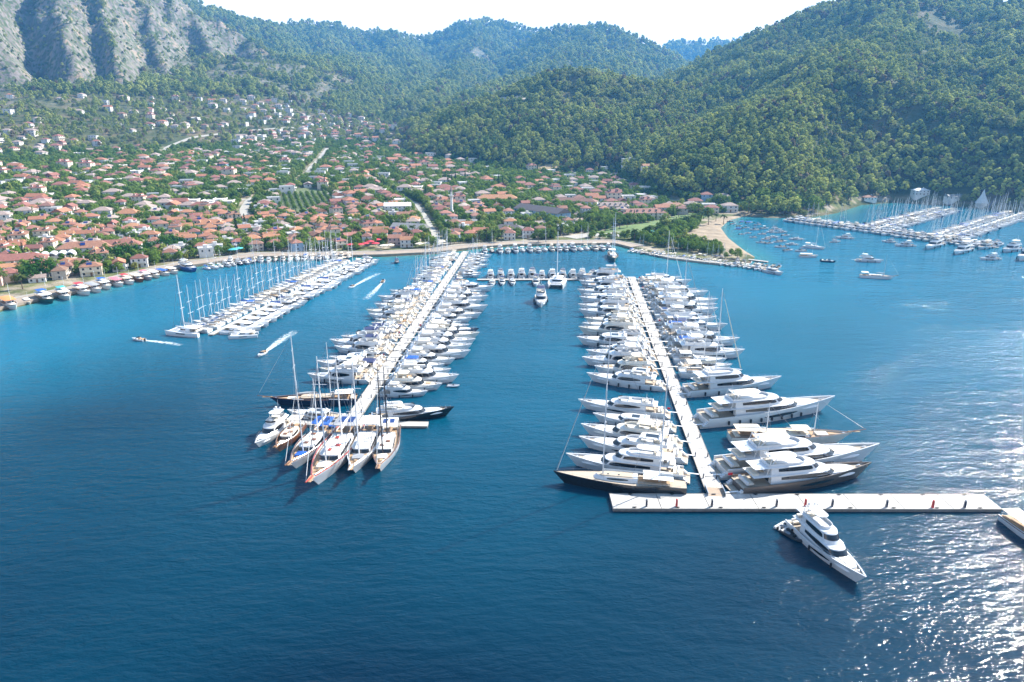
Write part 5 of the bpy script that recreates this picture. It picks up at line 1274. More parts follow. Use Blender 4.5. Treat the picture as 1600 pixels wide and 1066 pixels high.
def make_house(look, w_=11, d=9, fl=2, roof='hip', wm='wall_white', rm='roof_terracotta', rise=2.4, balc=True, wing=False, dorm=0, nwx=3, cat='house', name='house', chim=True, solar=False, base=6, wh=1.35, ww=1.2):
    p = Proto(name, look, cat); x0, x1, y0, y1 = -w_ / 2, w_ / 2, -d / 2, d / 2; H = fl * 2.9
    wl = MB().box(x0, x1, y0, y1, -base, H, wm)
    if roof == 'gable':
        for x in (x0, x1): wl.add([(x, y0, H - .01), (x, y1, H - .01), (x, 0, H + rise - .15)], [(0, 1, 2), (2, 1, 0)][:1], wm)
    if wing: wl.box(x1 - w_ * .45, x1 - .01 * w_, y0 - d * .42, y0 + .1, -base, H - 2.9 if fl > 1 else H - .3, wm)
    wall = p.add('wall', wl, None, False)
    if roof == 'flat':
        r = MB().box(x0 - .25, x1 + .25, y0 - .25, y1 + .25, H, H + .25, 'roof_white').box(x0 + .1, x1 - .1, y0 + .1, y1 - .1, H + .252, H + .27, rm)
        r.box(x0 - .25, x1 + .25, y0 - .25, y0 - .02, H + .25, H + .8, wm).box(x0 - .25, x1 + .25, y1 + .02, y1 + .25, H + .25, H + .8, wm)
        ro = p.add('roof', r, None, False); p.add('stair_hut', MB().box(-1.5, 1.5, .5, 3, H + .27, H + 2.4, wm), ro, False)
    else:
        r = roof_mb(x0, x1, y0, y1, H, rise, roof, rm, dorm=dorm)
        if wing:
            q = roof_mb(x1 - w_ * .45, x1, y0 - d * .42, y0 + d * .25, H - 2.9 if fl > 1 else H - .3, rise * .6, 'hip', rm, .4)
            o = len(r.v); r.v += q.v; r.f += [tuple(i + o for i in f) for f in q.f]; r.m += q.m
        ro = p.add('roof', r, None, False)
        if chim: p.add('chimney', MB().box(w_ * .2, w_ * .2 + .7, 1.0, 1.7, H + .6, H + rise + .9, wm).box(w_ * .2 - .1, w_ * .2 + .8, .9, 1.8, H + rise + .9, H + rise + 1.1, rm), ro, False)
        if solar: p.add('solar_heater', MB().add([(-2, -d * .34, H + rise * .45), (1, -d * .34, H + rise * .45), (1, -d * .18, H + rise * .85), (-2, -d * .18, H + rise * .85)], [(0, 1, 2, 3)], 'solar').tube([(-2, -d * .15, H + rise * 1.0), (1, -d * .15, H + rise * 1.0)], .3, 'steel', 7), ro)
    for k in range(fl):
        z = k * 2.9 + .95
        for i in range(nwx):
            x = x0 + (i + .5) * w_ / nwx
            if k == 0 and i == nwx // 2:
                mb = MB(); win(mb, x, y0, 0, -1, 0, 1.2, 2.15, 'door_wood'); p.add('door', mb, wall, False)
            else:
                mb = MB(); win(mb, x, y0, 0, -1, z, ww, wh); p.add('window', mb, wall, False)
        for sx_, nx in ((x0, -1), (x1, 1)):
            mb = MB(); win(mb, sx_, 0 if nwx < 4 else -d * .2, nx, 0, z, ww, wh); p.add('window', mb, wall, False)
    if nwx < 4:
        for i in range(2):
            mb = MB(); win(mb, x0 + (i * 2 + 1) * w_ / 4, y1, 0, 1, .95 + 2.9 * (fl - 1), ww, wh); p.add('window', mb, wall, False)
    if balc and fl > 1: p.add('balcony', MB().box(x0 + w_ * .1, x1 - w_ * .1, y0 - 1.5, y0 - .02, 2.75, 2.92, 'wall_white').box(x0 + w_ * .1, x1 - w_ * .1, y0 - 1.5, y0 - 1.4, 2.92, 3.8, wm), wall, False)
    return p
HK = [(make_house('white house with hipped terracotta roof', 11, 9, 2, 'hip'), 10, 5), (make_house('cream house with hipped terracotta roof', 12, 9, 2, 'hip', 'wall_cream', 'roof_terracotta', solar=True), 8, 5),
      (make_house('white house with gabled orange roof', 12, 8, 2, 'gable', 'wall_white', 'roof_orange'), 9, 5), (make_house('pink house with gabled terracotta roof', 11, 8, 2, 'gable', 'wall_pink', 'roof_terracotta'), 4, 5),
      (make_house('low white cottage with faded tile roof', 10, 8, 1, 'gable', 'wall_white', 'roof_pale', 1.8), 7, 4), (make_house('white villa with side wing and orange hip roof', 13, 10, 2, 'hip', 'wall_white', 'roof_orange', wing=True), 7, 6),
      (make_house('stone house with brown tile roof', 10, 9, 2, 'hip', 'wall_stone', 'roof_brown'), 3, 5), (make_house('white flat roofed house', 11, 9, 2, 'flat', 'wall_white', 'roof_flat'), 6, 5),
      (make_house('cream three storey house with terracotta roof', 12, 10, 3, 'hip', 'wall_cream', 'roof_terracotta', dorm=2), 4, 6), (make_house('pale blue house with terracotta roof', 11, 9, 2, 'hip', 'wall_blue', 'roof_terracotta'), 1, 5),
      (make_house('white house with faded hip roof', 13, 10, 2, 'hip', 'wall_white', 'roof_pale', solar=True), 6, 6), (make_house('white house with grey metal roof', 12, 8, 1, 'gable', 'wall_white', 'roof_grey', 1.6), 1, 5)]
HKW = [q for q in HK for _ in range(q[1])]
# ---- landmark buildings
def building(pr, u, v, rot, label, cat, sc=1):
    x, y, z = gpx(u, v); o = pr.place((x, y, z + .05), R(rot), sc, True); tag(o, label, cat); return x, y, z
def lm(u, v, rot, label, cat, name, w_, d, **kw):
    pr = make_house('', w_, d, cat=cat, name=name, **kw); x, y, z = building(pr, u, v, rot, label, cat)
    n = max(1, round(w_ / 10)); c, s = math.cos(R(rot)), math.sin(R(rot))
    for i in range(n):
        t = (i + .5) / n * w_ - w_ / 2; OCC.append((x + c * t, y + s * t, d / 2 + 3))
lm(777, 318, 3, 'long white hotel with orange hipped roof behind the palm trees', 'hotel', 'hotel_building', 44, 14, fl=2, rm='roof_orange', rise=4, nwx=11, balc=True, chim=True)
lm(846, 338, -48, 'long hall with dark grey gabled roof and pale gable end', 'hall', 'hall_building', 62, 19, fl=2, roof='gable', rm='roof_dark', rise=4.5, nwx=10, balc=False, wm='wall_blue', chim=False)
lm(898, 322, -22, 'long low hotel wing with brown tile roof', 'hotel', 'hotel_wing', 50, 12, fl=2, rm='roof_brown', rise=3, nwx=10, balc=False)
lm(957, 330, -4, 'cream hotel with dormered pale roof', 'hotel', 'hotel_building', 34, 13, fl=2, rm='roof_pale', rise=3.6, nwx=8, dorm=6, wm='wall_cream')
lm(1003, 341, 10, 'wide pale hotel with dormered brown roof by the lawn', 'hotel', 'hotel_building', 46, 15, fl=2, rm='roof_brown', rise=4, nwx=10, dorm=7, wm='wall_cream')
lm(1048, 330, 14, 'hotel wing with terracotta roof towards the beach', 'hotel', 'hotel_wing', 30, 12, fl=2, rm='roof_terracotta', rise=3.2, nwx=7, wm='wall_cream')
lm(562, 283, 4, 'white school with broad orange roof above the town', 'school', 'school_building', 32, 13, fl=2, rm='roof_orange', rise=2.6, nwx=8, balc=False, ww=2)
lm(640, 362, -16, 'market hall with grey gabled metal roof near the waterfront', 'hall', 'market_hall', 30, 20, fl=1, roof='gable', rm='roof_grey', rise=4.5, nwx=6, balc=False, wm='wall_stone', chim=False)
lm(795, 362, -14, 'low dark roofed restaurant near the palm lined quay', 'restaurant', 'restaurant', 30, 15, fl=1, rm='roof_dark', rise=3.4, nwx=7, balc=False, wm='wall_cream')
lm(720, 352, 6, 'low building with pale grey roof beyond the long pier', 'building', 'low_building', 30, 14, fl=1, rm='roof_grey', roof='gable', rise=2.4, nwx=6, balc=False, chim=False)
lm(622, 335, 8, 'tall white building with white roof among terracotta roofs', 'building', 'town_building', 26, 14, fl=3, rm='roof_white', roof='gable', rise=3, nwx=6, wm='wall_white', chim=False)
lm(135, 398, 24, 'row house with large terracotta roof and solar panels on the old quay', 'building', 'town_building', 34, 14, fl=2, rm='roof_terracotta', rise=4, nwx=8, solar=True)
lm(185, 395, 22, 'wide terracotta roofed building behind the dark quay trees', 'building', 'town_building', 32, 13, fl=2, rm='roof_terracotta', rise=4, nwx=8, dorm=3)
lm(30, 418, 28, 'cream quay building with broad faded red roof', 'building', 'town_building', 34, 14, fl=2, rm='roof_terracotta', wm='wall_cream', rise=3.5, nwx=8)
lm(203, 343, 8, 'white villa with bright orange roof standing clear above the old town', 'villa', 'villa', 20, 13, fl=2, rm='roof_orange', rise=4, nwx=5)
lm(330, 360, 14, 'tall house with three orange gables by the old town', 'house', 'town_house', 24, 12, fl=2, rm='roof_orange', rise=3.6, nwx=6, dorm=3)
lm(985, 258, 10, 'white apartment block at the foot of the wooded hill', 'apartments', 'apartment_block', 24, 12, fl=3, roof='flat', rm='roof_flat', nwx=6)
lm(1022, 266, 8, 'row of white terraced houses with orange roofs under the forest', 'terrace', 'terraced_houses', 34, 11, fl=2, rm='roof_orange', roof='gable', nwx=9, rise=2.6)
lm(1357, 312, 5, 'low red roofed house among pines by the cove', 'house', 'shore_house', 16, 9, fl=1, rm='roof_terracotta', nwx=4)
lm(1437, 305, 0, 'white roofed house among trees behind the cove pontoons', 'house', 'shore_house', 18, 10, fl=2, rm='roof_white', nwx=4, wm='wall_white')
lm(1492, 311, 4, 'grey roofed shed among trees behind the cove pontoons', 'shed', 'boat_shed', 22, 10, fl=1, rm='roof_grey', roof='gable', nwx=4, balc=False, chim=False)
# vaulted row
x, y, z = gpx(78, 408); r = link('vaulted_arcade', None); r.location = (x, y, z); r.rotation_euler = (0, 0, R(24)); tag(r, 'row of white barrel vaults beside the terracotta roofs of the old quay', 'arcade')
link('wall', MB().box(-16, 16, -5, 5, -6, 4, 'wall_white').mesh('wall'), r)
for i in range(6):
    cx = -13.3 + i * 5.3; mb = MB()
    mb.loft([[(cx + 2.6 * math.cos(a), yy, 4 + 2.2 * math.sin(a)) for a in [math.pi * k / 10 for k in range(11)]] for yy in (-5.3, 5.3)], 'roof_white')
    v_ = link('vault', mb.mesh('vault', True), r)
    link('arch_window', MB().loft([[(cx + 1.9 * math.cos(a), yy, 4.05 + 1.5 * math.sin(a)) for a in [math.pi * k / 8 for k in range(9)]] for yy in (-5.36, -5.25)], 'window_glass').mesh('arch_window'), v_)
OCC.append((x - 8, y - 3, 9)); OCC.append((x + 8, y + 3, 9))
# minaret and mosque
x, y, z = gpx(706, 338); r = link('minaret', None); r.location = (x, y, z); tag(r, 'slender white minaret with pointed cap rising over the town roofs', 'minaret')
link('shaft', MB().lathe([(2.1, -3), (2.1, 5), (1.35, 6.5), (1.2, 19)], 0, 0, 'wall_white', 12).mesh('shaft', True), r)
link('balcony', MB().lathe([(1.2, 18.4), (2.1, 19.4), (2.1, 20.4), (1.9, 20.4), (1.9, 19.6)], 0, 0, 'wall_white', 12).mesh('balcony', True), r)
link('upper_shaft', MB().lathe([(1.0, 19.3), (.95, 24)], 0, 0, 'wall_white', 12).mesh('upper_shaft', True), r)
link('cap', MB().lathe([(1.25, 24), (.6, 27), (.05, 30.5)], 0, 0, 'roof_grey', 12).mesh('cap', True), r)
OCC.append((x, y, 4))
x, y, z = gpx(690, 336); r = link('mosque', None); r.location = (x, y, z); r.rotation_euler = (0, 0, R(10)); tag(r, 'mosque with low terracotta roof at the foot of the minaret', 'mosque')
link('wall', MB().box(-8, 8, -7, 7, -4, 6, 'wall_cream').mesh('wall'), r)
link('roof', roof_mb(-8, 8, -7, 7, 6, 3.6, 'hip', 'roof_terracotta').mesh('roof'), r)
for i in range(4):
    mb = MB(); win(mb, -6 + i * 4, -7, 0, -1, 1.5, 1.5, 3); link('window', mb.mesh('window'), r)
OCC.append((x, y, 11))
# white pyramid roof at the cove
x, y, z = gpx(1533, 322); r = link('pyramid_pavilion', None); r.location = (x, y, z); tag(r, 'white pavilion with steep pyramid roof behind the far cove pontoon', 'pavilion')
link('roof', MB().lathe([(7.5, 3.2), (2.5, 12), (.1, 19)], 0, 0, 'roof_white', 6).mesh('roof'), r)
link('post', MB().box(-4, 4, -4, 4, -3, 3.3, 'wall_white').mesh('wall'), r).name = 'wall'
OCC.append((x, y, 9))
# parasols
def parasol(m):
    p = Proto('parasol', '', 'parasol')
    p.add('pole', MB().tube([(0, 0, 0), (0, 0, 3.3)], .06, 'spar_wood', 5))
    p.add('canopy', MB().lathe([(3.0, 2.65), (2.6, 2.85), (.1, 3.5)], 0, 0, m, 8), None, False); return p
PR, PC, PT = parasol('canvas_red'), parasol('canvas_cream'), parasol('canvas_turq')
for i, (u, v) in enumerate([(548, 389), (555, 385), (563, 389), (571, 387), (579, 384), (587, 387), (590, 381), (238, 404), (229, 408)]):
    x, y, z = gpx(u, v); z = max(z, 1.9); o = PR.place((x, y, z), 0, 1.15); OCC.append((x, y, 3))
    tag(o, f"big red parasol {'of the waterfront cafe, ' + ordn(i + 1) + ' counting along the town quay' if i < 7 else 'under the dark trees of the old quay, ' + ordn(i - 6) + ' from the blue ferry'}", None, 'red parasols of the cafes')
for i, (u, v) in enumerate([(212, 411), (204, 413), (365, 398), (373, 396), (1000, 372), (1018, 369)]):
    x, y, z = gpx(u, v); o = PT.place((x, y, max(z, 1.9)), 0, 1.3); OCC.append((x, y, 3)); tag(o, f'turquoise parasol on the waterfront, {ordn(i + 1)} from the old quay', None, 'turquoise parasols')
for i, (u, v) in enumerate([(868, 322), (876, 325), (884, 328), (600, 391), (610, 390), (655, 388), (668, 387), (690, 384)]):
    x, y, z = gpx(u, v); o = PC.place((x, y, max(z, 1.9)), 0, 1.2); OCC.append((x, y, 3)); tag(o, f'cream parasol near the waterfront, {ordn(i + 1)} counted from the hotel garden', None, 'cream parasols')
# ---- roads
def road(name, label, pts, wd, m='road_pale'):
    w_ = [gpx(u, v)[:2] for u, v in pts]; dens = []
    for a, b in zip(w_[:-1], w_[1:]):
        n = max(2, int(math.dist(a, b) / 6))
        dens += [lerp(a, b, i / n) for i in range(n)]
    dens.append(w_[-1])
    for _ in range(4): dens = [dens[0]] + [tuple((dens[i - 1][k] + 2 * dens[i][k] + dens[i + 1][k]) / 4 for k in (0, 1)) for i in range(1, len(dens) - 1)] + [dens[-1]]
    mb = MB(); rr = []
    for i, (x, y) in enumerate(dens):
        a = dens[max(i - 1, 0)]; b = dens[min(i + 1, len(dens) - 1)]; dx, dy = b[0] - a[0], b[1] - a[1]; l = math.hypot(dx, dy) or 1
        nx, ny = -dy / l * wd / 2, dx / l * wd / 2; OCC.append((x, y, wd / 2 + 4))
        zl, zr = float(zat(x + nx, y + ny)) + .3, float(zat(x - nx, y - ny)) + .3
        rr.append([(x + nx, y + ny, zl), (x - nx, y - ny, zr), (x - nx, y - ny, zr - .8), (x + nx, y + ny, zl - .8)])
    mb.loft(rr, m); o = link(name, mb.mesh(name)); tag(o, label, None, None, 'structure')
road('road', 'pale road climbing past the orchard to the upper town', [(385, 345), (380, 328), (390, 312), (420, 300), (455, 288), (478, 275), (486, 262), (500, 248), (512, 232)], 8)
road('road', 'pale street across the old town', [(0, 352), (90, 340), (180, 330), (260, 322), (330, 318), (385, 312)], 6)
road('road', 'street through the upper town', [(60, 262), (160, 250), (240, 244), (262, 230), (300, 215), (380, 205), (460, 200)], 8)
road('road', 'lane behind the hotels', [(730, 300), (800, 290), (880, 295), (960, 300), (1060, 318)], 6)
road('road', 'town street from the quay inland', [(690, 385), (668, 345), (650, 318), (610, 300), (560, 295), (500, 305)], 5)
road('path', 'curved garden path by the beach', [(930, 375), (960, 362), (1000, 366), (1040, 352), (1085, 338)], 3)
road('square', 'open paved square between the lawn and the quay', [(890, 372), (930, 366), (975, 369)], 16)
# ---- lawns and orchard ground
def patch(name, label, poly, c1, c2, up=.22):
    m = bpy.data.materials.new(name); m.use_nodes = True; t = m.node_tree; b = t.nodes['Principled BSDF']; b.inputs['Roughness'].default_value = .95
    tc = t.nodes.new('ShaderNodeTexCoord'); nz = t.nodes.new('ShaderNodeTexNoise'); nz.inputs['Scale'].default_value = .12; nz.inputs['Detail'].default_value = 6
    rp = t.nodes.new('ShaderNodeValToRGB'); rp.color_ramp.elements[0].position = .35; rp.color_ramp.elements[0].color = (*c1, 1); rp.color_ramp.elements[1].position = .65; rp.color_ramp.elements[1].color = (*c2, 1)
    t.links.new(tc.outputs['Object'], nz.inputs[0]); t.links.new(nz.outputs['Fac'], rp.inputs[0]); t.links.new(rp.outputs[0], b.inputs[0]); MAT[name] = m
    w_ = [gpx(u, v)[:2] for u, v in poly]; xs_ = [q[0] for q in w_]; ys_ = [q[1] for q in w_]; mb = MB(); st = 5.0
    nx, ny = int((max(xs_) - min(xs_)) / st) + 1, int((max(ys_) - min(ys_)) / st) + 1
    for i in range(nx):
        for j in range(ny):
            x0, y0 = min(xs_) + i * st, min(ys_) + j * st
            if inpoly(w_, np.array([x0 + st / 2]), np.array([y0 + st / 2]))[0]:
                c = [(x0, y0), (x0 + st, y0), (x0 + st, y0 + st), (x0, y0 + st)]
                mb.add([(x, y, float(zat(x, y)) + up) for x, y in c], [(0, 1, 2, 3)], name)
    o = link(name, mb.mesh(name, True)); tag(o, label, None, None, 'structure'); return w_
lawn_w = patch('lawn', 'green hotel lawn beside the curved path', [(930, 362), (1000, 350), (1080, 332), (1110, 338), (1060, 352), (1000, 372), (950, 372)], (.07, .13, .03), (.13, .18, .05))
orch_w = patch('orchard_ground', 'grassy floor of the orchard', [(432, 310), (470, 292), (520, 300), (530, 322), (470, 338), (425, 330)], (.06, .10, .03), (.13, .15, .06))
fld_w = patch('field', 'bare ochre field at the foot of the wooded hill', [(836, 262), (872, 255), (880, 262), (850, 270)], (.30, .22, .12), (.40, .30, .17), .6)
fl2_w = patch('field', 'pale clearing between the wooded hills', [(752, 163), (800, 154), (842, 152), (838, 158), (780, 165)], (.36, .31, .24), (.46, .40, .32), .6)
OPEN = [lawn_w, orch_w, fld_w, fl2_w, [tuple(q) for q in SAND]]
# ---- houses
grid_h = {}
def free(x, y, r, extra=0):
    gi, gj = int(x // 20), int(y // 20)
    for i in range(gi - 2, gi + 3):
        for j in range(gj - 2, gj + 3):
            for (a, b, q) in grid_h.get((i, j), ()):
                if (a - x) ** 2 + (b - y) ** 2 < (q + r + extra) ** 2: return False
    return True
def occupy(x, y, r): grid_h.setdefault((int(x // 20), int(y // 20)), []).append((x, y, r))
for q in OCC: occupy(*q)
cand = []
rs = np.random.RandomState(3)
N = 42000
aa = rs.uniform(R(-42), R(24), N); dd = 500 * (1950 / 500) ** rs.uniform(0, 1, N) ** .8
X, Y_ = dd * np.sin(aa), dd * np.cos(aa); Z = zat(X, Y_); SDv = coast_sd(X, Y_); RL = gl(GREL, X, Y_); tw = gl(town, X, Y_)
busy = fbm(X / 130, Y_ / 130, 91, 3)
HOUSES = []
for i in range(N):
    x, y, z, s = float(X[i]), float(Y_[i]), float(Z[i]), float(SDv[i])
    u, v = pix(x, y, z)
    edge = tw[i] < .5
    if s < 21 or (edge and (RL[i] > 80 or u > 620)): continue
    if u < -60 or u > 1140: continue
    if v > 365 and u > 880 and s < 100: continue
    if u > 905 and v > 335 and s < 190: continue
    if u < 430: sp = 5.7 if v > 318 else (11.5 if v > 255 else 16)
    elif u < 745: sp = 6.1 if v > 300 else (12 if v > 245 else 16)
    else: sp = 9.5 if v > 290 else 12
    b = busy[i]
    if b < -.12: sp *= 1.5
    if b < -.25 and v < 310: continue
    if v < 200: sp *= 1.25
    if u < 230 and v < 205: sp *= 2.2
    if any(inpoly(w_, np.array([x]), np.array([y]))[0] for w_ in OPEN): continue
    if not free(x, y, sp): continue
    occupy(x, y, min(sp, 9)); HOUSES.append((x, y, z, u, v))
HOUSES.sort(key=lambda q: math.hypot(q[0], q[1]))
ang = lambda x, y: (30 if x < -120 and y < 800 else 5) + 50 * float(fbm(np.array([x / 170]), np.array([y / 170]), 97, 2)[0])
near, far = HOUSES[:300], HOUSES[300:]
rows_h = [near[i:i + 25] for i in range(0, len(near), 25)]
for ri, rw in enumerate(rows_h):
    rw.sort(key=lambda q: q[3])
    for ci, (x, y, z, u, v) in enumerate(rw):
        pr = rnd.choice(HKW)[0]
        o = pr.place((x, y, z), R(ang(x, y) + rnd.choice([0, 0, 90, 180, 0]) + rnd.uniform(-6, 6)), (rnd.uniform(.8, 1.08), rnd.uniform(.8, 1.05), rnd.uniform(.9, 1.1)), ri < 6)
        tag(o, f'{pr.look}, {ordn(ci + 1)} from cliff end, house row {ri + 1}', None, 'houses of the town')
HKF = HKW + [HK[i] for i in (4, 7, 10) for _ in range(14)]
fm = MB()
for (x, y, z, u, v) in far:
    pr = rnd.choice(HKF)[0]; a = R(ang(x, y) + rnd.choice([0, 90, 180]) + rnd.uniform(-6, 6)); c, s = math.cos(a), math.sin(a); k = rnd.uniform(1, 1.35)
    for pn, mb, pa, sm in pr.parts:
        if pn in ('chimney', 'solar_heater', 'stair_hut'): continue
        o = len(fm.v); fm.v += [(x + k * (px * c - py * s), y + k * (px * s + py * c), z + k * pz) for px, py, pz in mb.v]
        fm.f += [tuple(i + o for i in f) for f in mb.f]; fm.m += mb.m
o = link('distant_houses', fm.mesh('distant_houses')); tag(o, 'mass of small white houses of the upper town', 'houses', None, 'stuff')
print('houses', len(HOUSES))
# ------------------------------------------------------------------ trees
def leaves(mb, cs, per, size, m, rg, flat=.75):
    if not hasattr(mb, 'nv'): mb.nv = []
    for (cx, cy_, cz, r) in cs:
        for _ in range(per):
            d = Vector((rg.gauss(0, 1), rg.gauss(0, 1), rg.gauss(0, 1))).normalized()
            q = rg.random() ** .28 * r
            c = Vector((cx, cy_, cz)) + Vector((d.x * q, d.y * q, d.z * q * flat))
            n = (d + Vector((rg.gauss(0, .35), rg.gauss(0, .35), rg.gauss(0, .35) + .2))).normalized()
            t = n.cross(Vector((rg.gauss(0, 1), rg.gauss(0, 1), rg.gauss(0, 1)))).normalized(); b = n.cross(t)
            s = size * rg.uniform(.6, 1.3); e = rg.uniform(.45, .9)
            nn = (d + n * .35 + Vector((0, 0, .15))).normalized(); mb.nv += [tuple(nn)] * 4
            if t.cross(b).dot(nn) > 0: b = -b          # cards face outward
            mb.add([c - t * s, c + b * s * e, c + t * s * .9, c - b * s * e * .8], [(0, 1, 2, 3)], m)
def make_tree(name, look, kind, seed, lm_, H=11, W=8):
    rg = random.Random(seed); p = Proto(name, look, 'tree'); tr = MB(); cr = MB()
    if kind == 'palm':
        tr.tube([(0, 0, -1), (.15, 0, H * .5), (0, 0, H)], [.34, .24, .2], 'bark', 6)
        for i in range(22):
            a = i * 2.399; el = rg.uniform(-.25, 1.0); l = 3.3; pts = []
            for k in range(5):
                t = k / 4; rr = l * t; zz = H + rr * math.sin(el) * .9 - t * t * l * .55
                pts.append((math.cos(a) * rr * math.cos(el * .6), math.sin(a) * rr * math.cos(el * .6), zz, .55 * math.sin(math.pi * min(t * .9 + .1, 1)) + .05))
            n = (-math.sin(a), math.cos(a))
            for q, w2 in zip(pts[:-1], pts[1:]):
                for sg in (-1, 1):
                    cr.add([q[:3], w2[:3], (w2[0] + n[0] * w2[3] * sg, w2[1] + n[1] * w2[3] * sg, w2[2] - .25), (q[0] + n[0] * q[3] * sg, q[1] + n[1] * q[3] * sg, q[2] - .25)], [(0, 1, 2, 3)], lm_)
    elif kind == 'cypress':
        tr.tube([(0, 0, -1), (0, 0, H * .8)], [.25, .06], 'bark', 5)
        cs = [(rg.uniform(-.15, .15), rg.uniform(-.15, .15), H * t, W / 2 * (math.sin(math.pi * min(t * .9 + .12, 1)) ** .7)) for t in [.1 + .085 * k for k in range(11)]]
        leaves(cr, cs, 26, .45, lm_, rg, 1.1)
    else:
        top = H * (.62 if kind == 'pine' else .55); lean = rg.uniform(-.6, .6)
        tr.tube([(0, 0, -2), (lean * .4, 0, top * .5), (lean, .2, top)], [.34, .26, .12], 'bark', 6)
        cs = []; n = 13 if kind == 'pine' else 11
        for k in range(n):
            a = k * 2.4 + rg.uniform(-.4, .4); f = (k + .5) / n
            if kind == 'pine':
                zc = H * (.38 + .56 * f); rad = W / 2 * (1.0 - .72 * f ** 1.6) * rg.uniform(.5, 1.05); r = W * rg.uniform(.15, .24) * (1.05 - .35 * f)
            else:
                zc = H * (.30 + .58 * f); rad = W / 2 * math.sin(math.pi * (.22 + .72 * f)) * rg.uniform(.35, .85); r = W * rg.uniform(.18, .28)
            c = (lean + rad * math.cos(a), rad * math.sin(a), zc); cs.append((*c, r))
            if k % 2 == 0: tr.tube([(lean * f, 0, zc * .72), (c[0] * .6, c[1] * .6, zc * .9), c[:3]], [.13, .09, .03], 'bark', 4)
        leaves(cr, cs, 44, .78 if kind == 'pine' else .72, lm_, rg, .62 if kind == 'pine' else .8)
    p.add('trunk', tr); p.add('crown', cr, None, False); return p
PINES = [make_tree('pine_tree', 'grey green pine', 'pine', 11 + i, 'leaf_pine', H=rh, W=rw) for i, (rh, rw) in enumerate([(13, 8.5), (12, 9.5), (15, 8), (11, 8), (13, 10)])]
DRY = make_tree('pine_tree', 'dry brown pine', 'pine', 18, 'leaf_dry', H=11, W=7)
OLIVE = [make_tree('broadleaf_tree', 'grey olive tree', 'broad', 51 + i, 'leaf_olive', H=8 + i, W=10) for i in range(2)]
BROAD = [make_tree('broadleaf_tree', 'round green tree', 'broad', 31 + i, m_, H=rh, W=rw) for i, (rh, rw, m_) in enumerate([(9, 9, 'leaf_broad'), (8, 8, 'leaf_broad'), (10, 10, 'leaf_broad'), (7, 7.5, 'leaf_broad')])]
LIGHT = make_tree('broadleaf_tree', 'yellow green tree', 'broad', 41, 'leaf_light', 8, 8)
DARK = make_tree('broadleaf_tree', 'dense dark green tree', 'broad', 42, 'leaf_dark', 11, 13)
CYP = make_tree('cypress_tree', 'narrow dark cypress', 'cypress', 43, 'leaf_cypress', 13, 2.6)
PALM = make_tree('palm_tree', 'feathery palm tree', 'palm', 44, 'leaf_palm', 8)
def ntrees(lst, label, group):
    """individual trees in rows of 25 by distance"""
    lst.sort(key=lambda q: math.hypot(q[0], q[1]))
    for ri in range(0, len(lst), 25):
        rw = sorted(lst[ri:ri + 25], key=lambda q: q[0] / q[1])
        for ci, (x, y, z, pr, sc) in enumerate(rw):
            o = pr.place((x, y, z), rnd.uniform(0, 6.28), sc, True)
            tag(o, label.format(look=pr.look, n=ordn(ci + 1), r=ri // 25 + 1), None, group)
# placed trees
near_t = []
BIGD = [(62, 436, 1.25), (50, 440, 1.0), (78, 432, 1.0), (155, 418, .9), (180, 412, 1.15), (196, 408, 1.2), (212, 405, 1.05), (235, 399, .95), (258, 395, 1.2), (272, 391, 1.15), (284, 389, .9), (310, 388, .7)]
lst = []
for u, v, s in BIGD:
    x, y, z = gpx(u, v); lst.append((x, y, z, DARK, (s, s, s * .95))); occupy(x, y, 5)
ntrees(lst, 'dense dark green tree behind the tour boats, {n} counting along the old quay', 'dark trees along the old quay')
lst = []
for i in range(46):
    t = i / 45; u = 610 + 520 * t; v = (376 if u < 960 else 376 - (u - 960) * .16) + rnd.uniform(-9, 5)
    if 900 < u < 980 and v > 362: v -= 16
    x, y, z = gpx(u, v)
    if free(x, y, 1.2): lst.append((x, y, z, PALM, rnd.uniform(.85, 1.25))); occupy(x, y, 1.5)
for (u, v) in [(8, 448), (36, 452), (150, 424), (175, 420), (300, 396), (340, 392), (420, 388), (470, 385), (500, 384), (905, 350), (920, 345), (935, 352), (1060, 340), (1075, 338), (1090, 335), (980, 350), (560, 374), (640, 380)]:
    x, y, z = gpx(u, v); lst.append((x, y, z, PALM, rnd.uniform(.9, 1.3))); occupy(x, y, 1.5)
ntrees(lst, '{look} near the waterfront, {n} from the old quay, palm row {r}', 'palms along the waterfront')
lst = []
for (u, v, k) in [(700, 292, 1.1), (706, 290, 1), (712, 288, 1.15), (727, 287, 1.2), (772, 296, 1.1), (779, 294, 1.2), (785, 292, 1.0), (786, 275, .9), (840, 270, .9), (370, 368, 1.3), (384, 362, 1.1), (505, 262, .8), (610, 268, .9), (990, 292, .9), (1004, 292, 1), (655, 300, .8), (345, 245, .8), (118, 262, .8)]:
    x, y, z = gpx(u, v); lst.append((x, y, z, CYP, k * 1.1)); occupy(x, y, 1.5)
ntrees(lst, 'tall {look} standing above the town gardens, {n} from cliff end', 'cypresses in the town')
lst = []
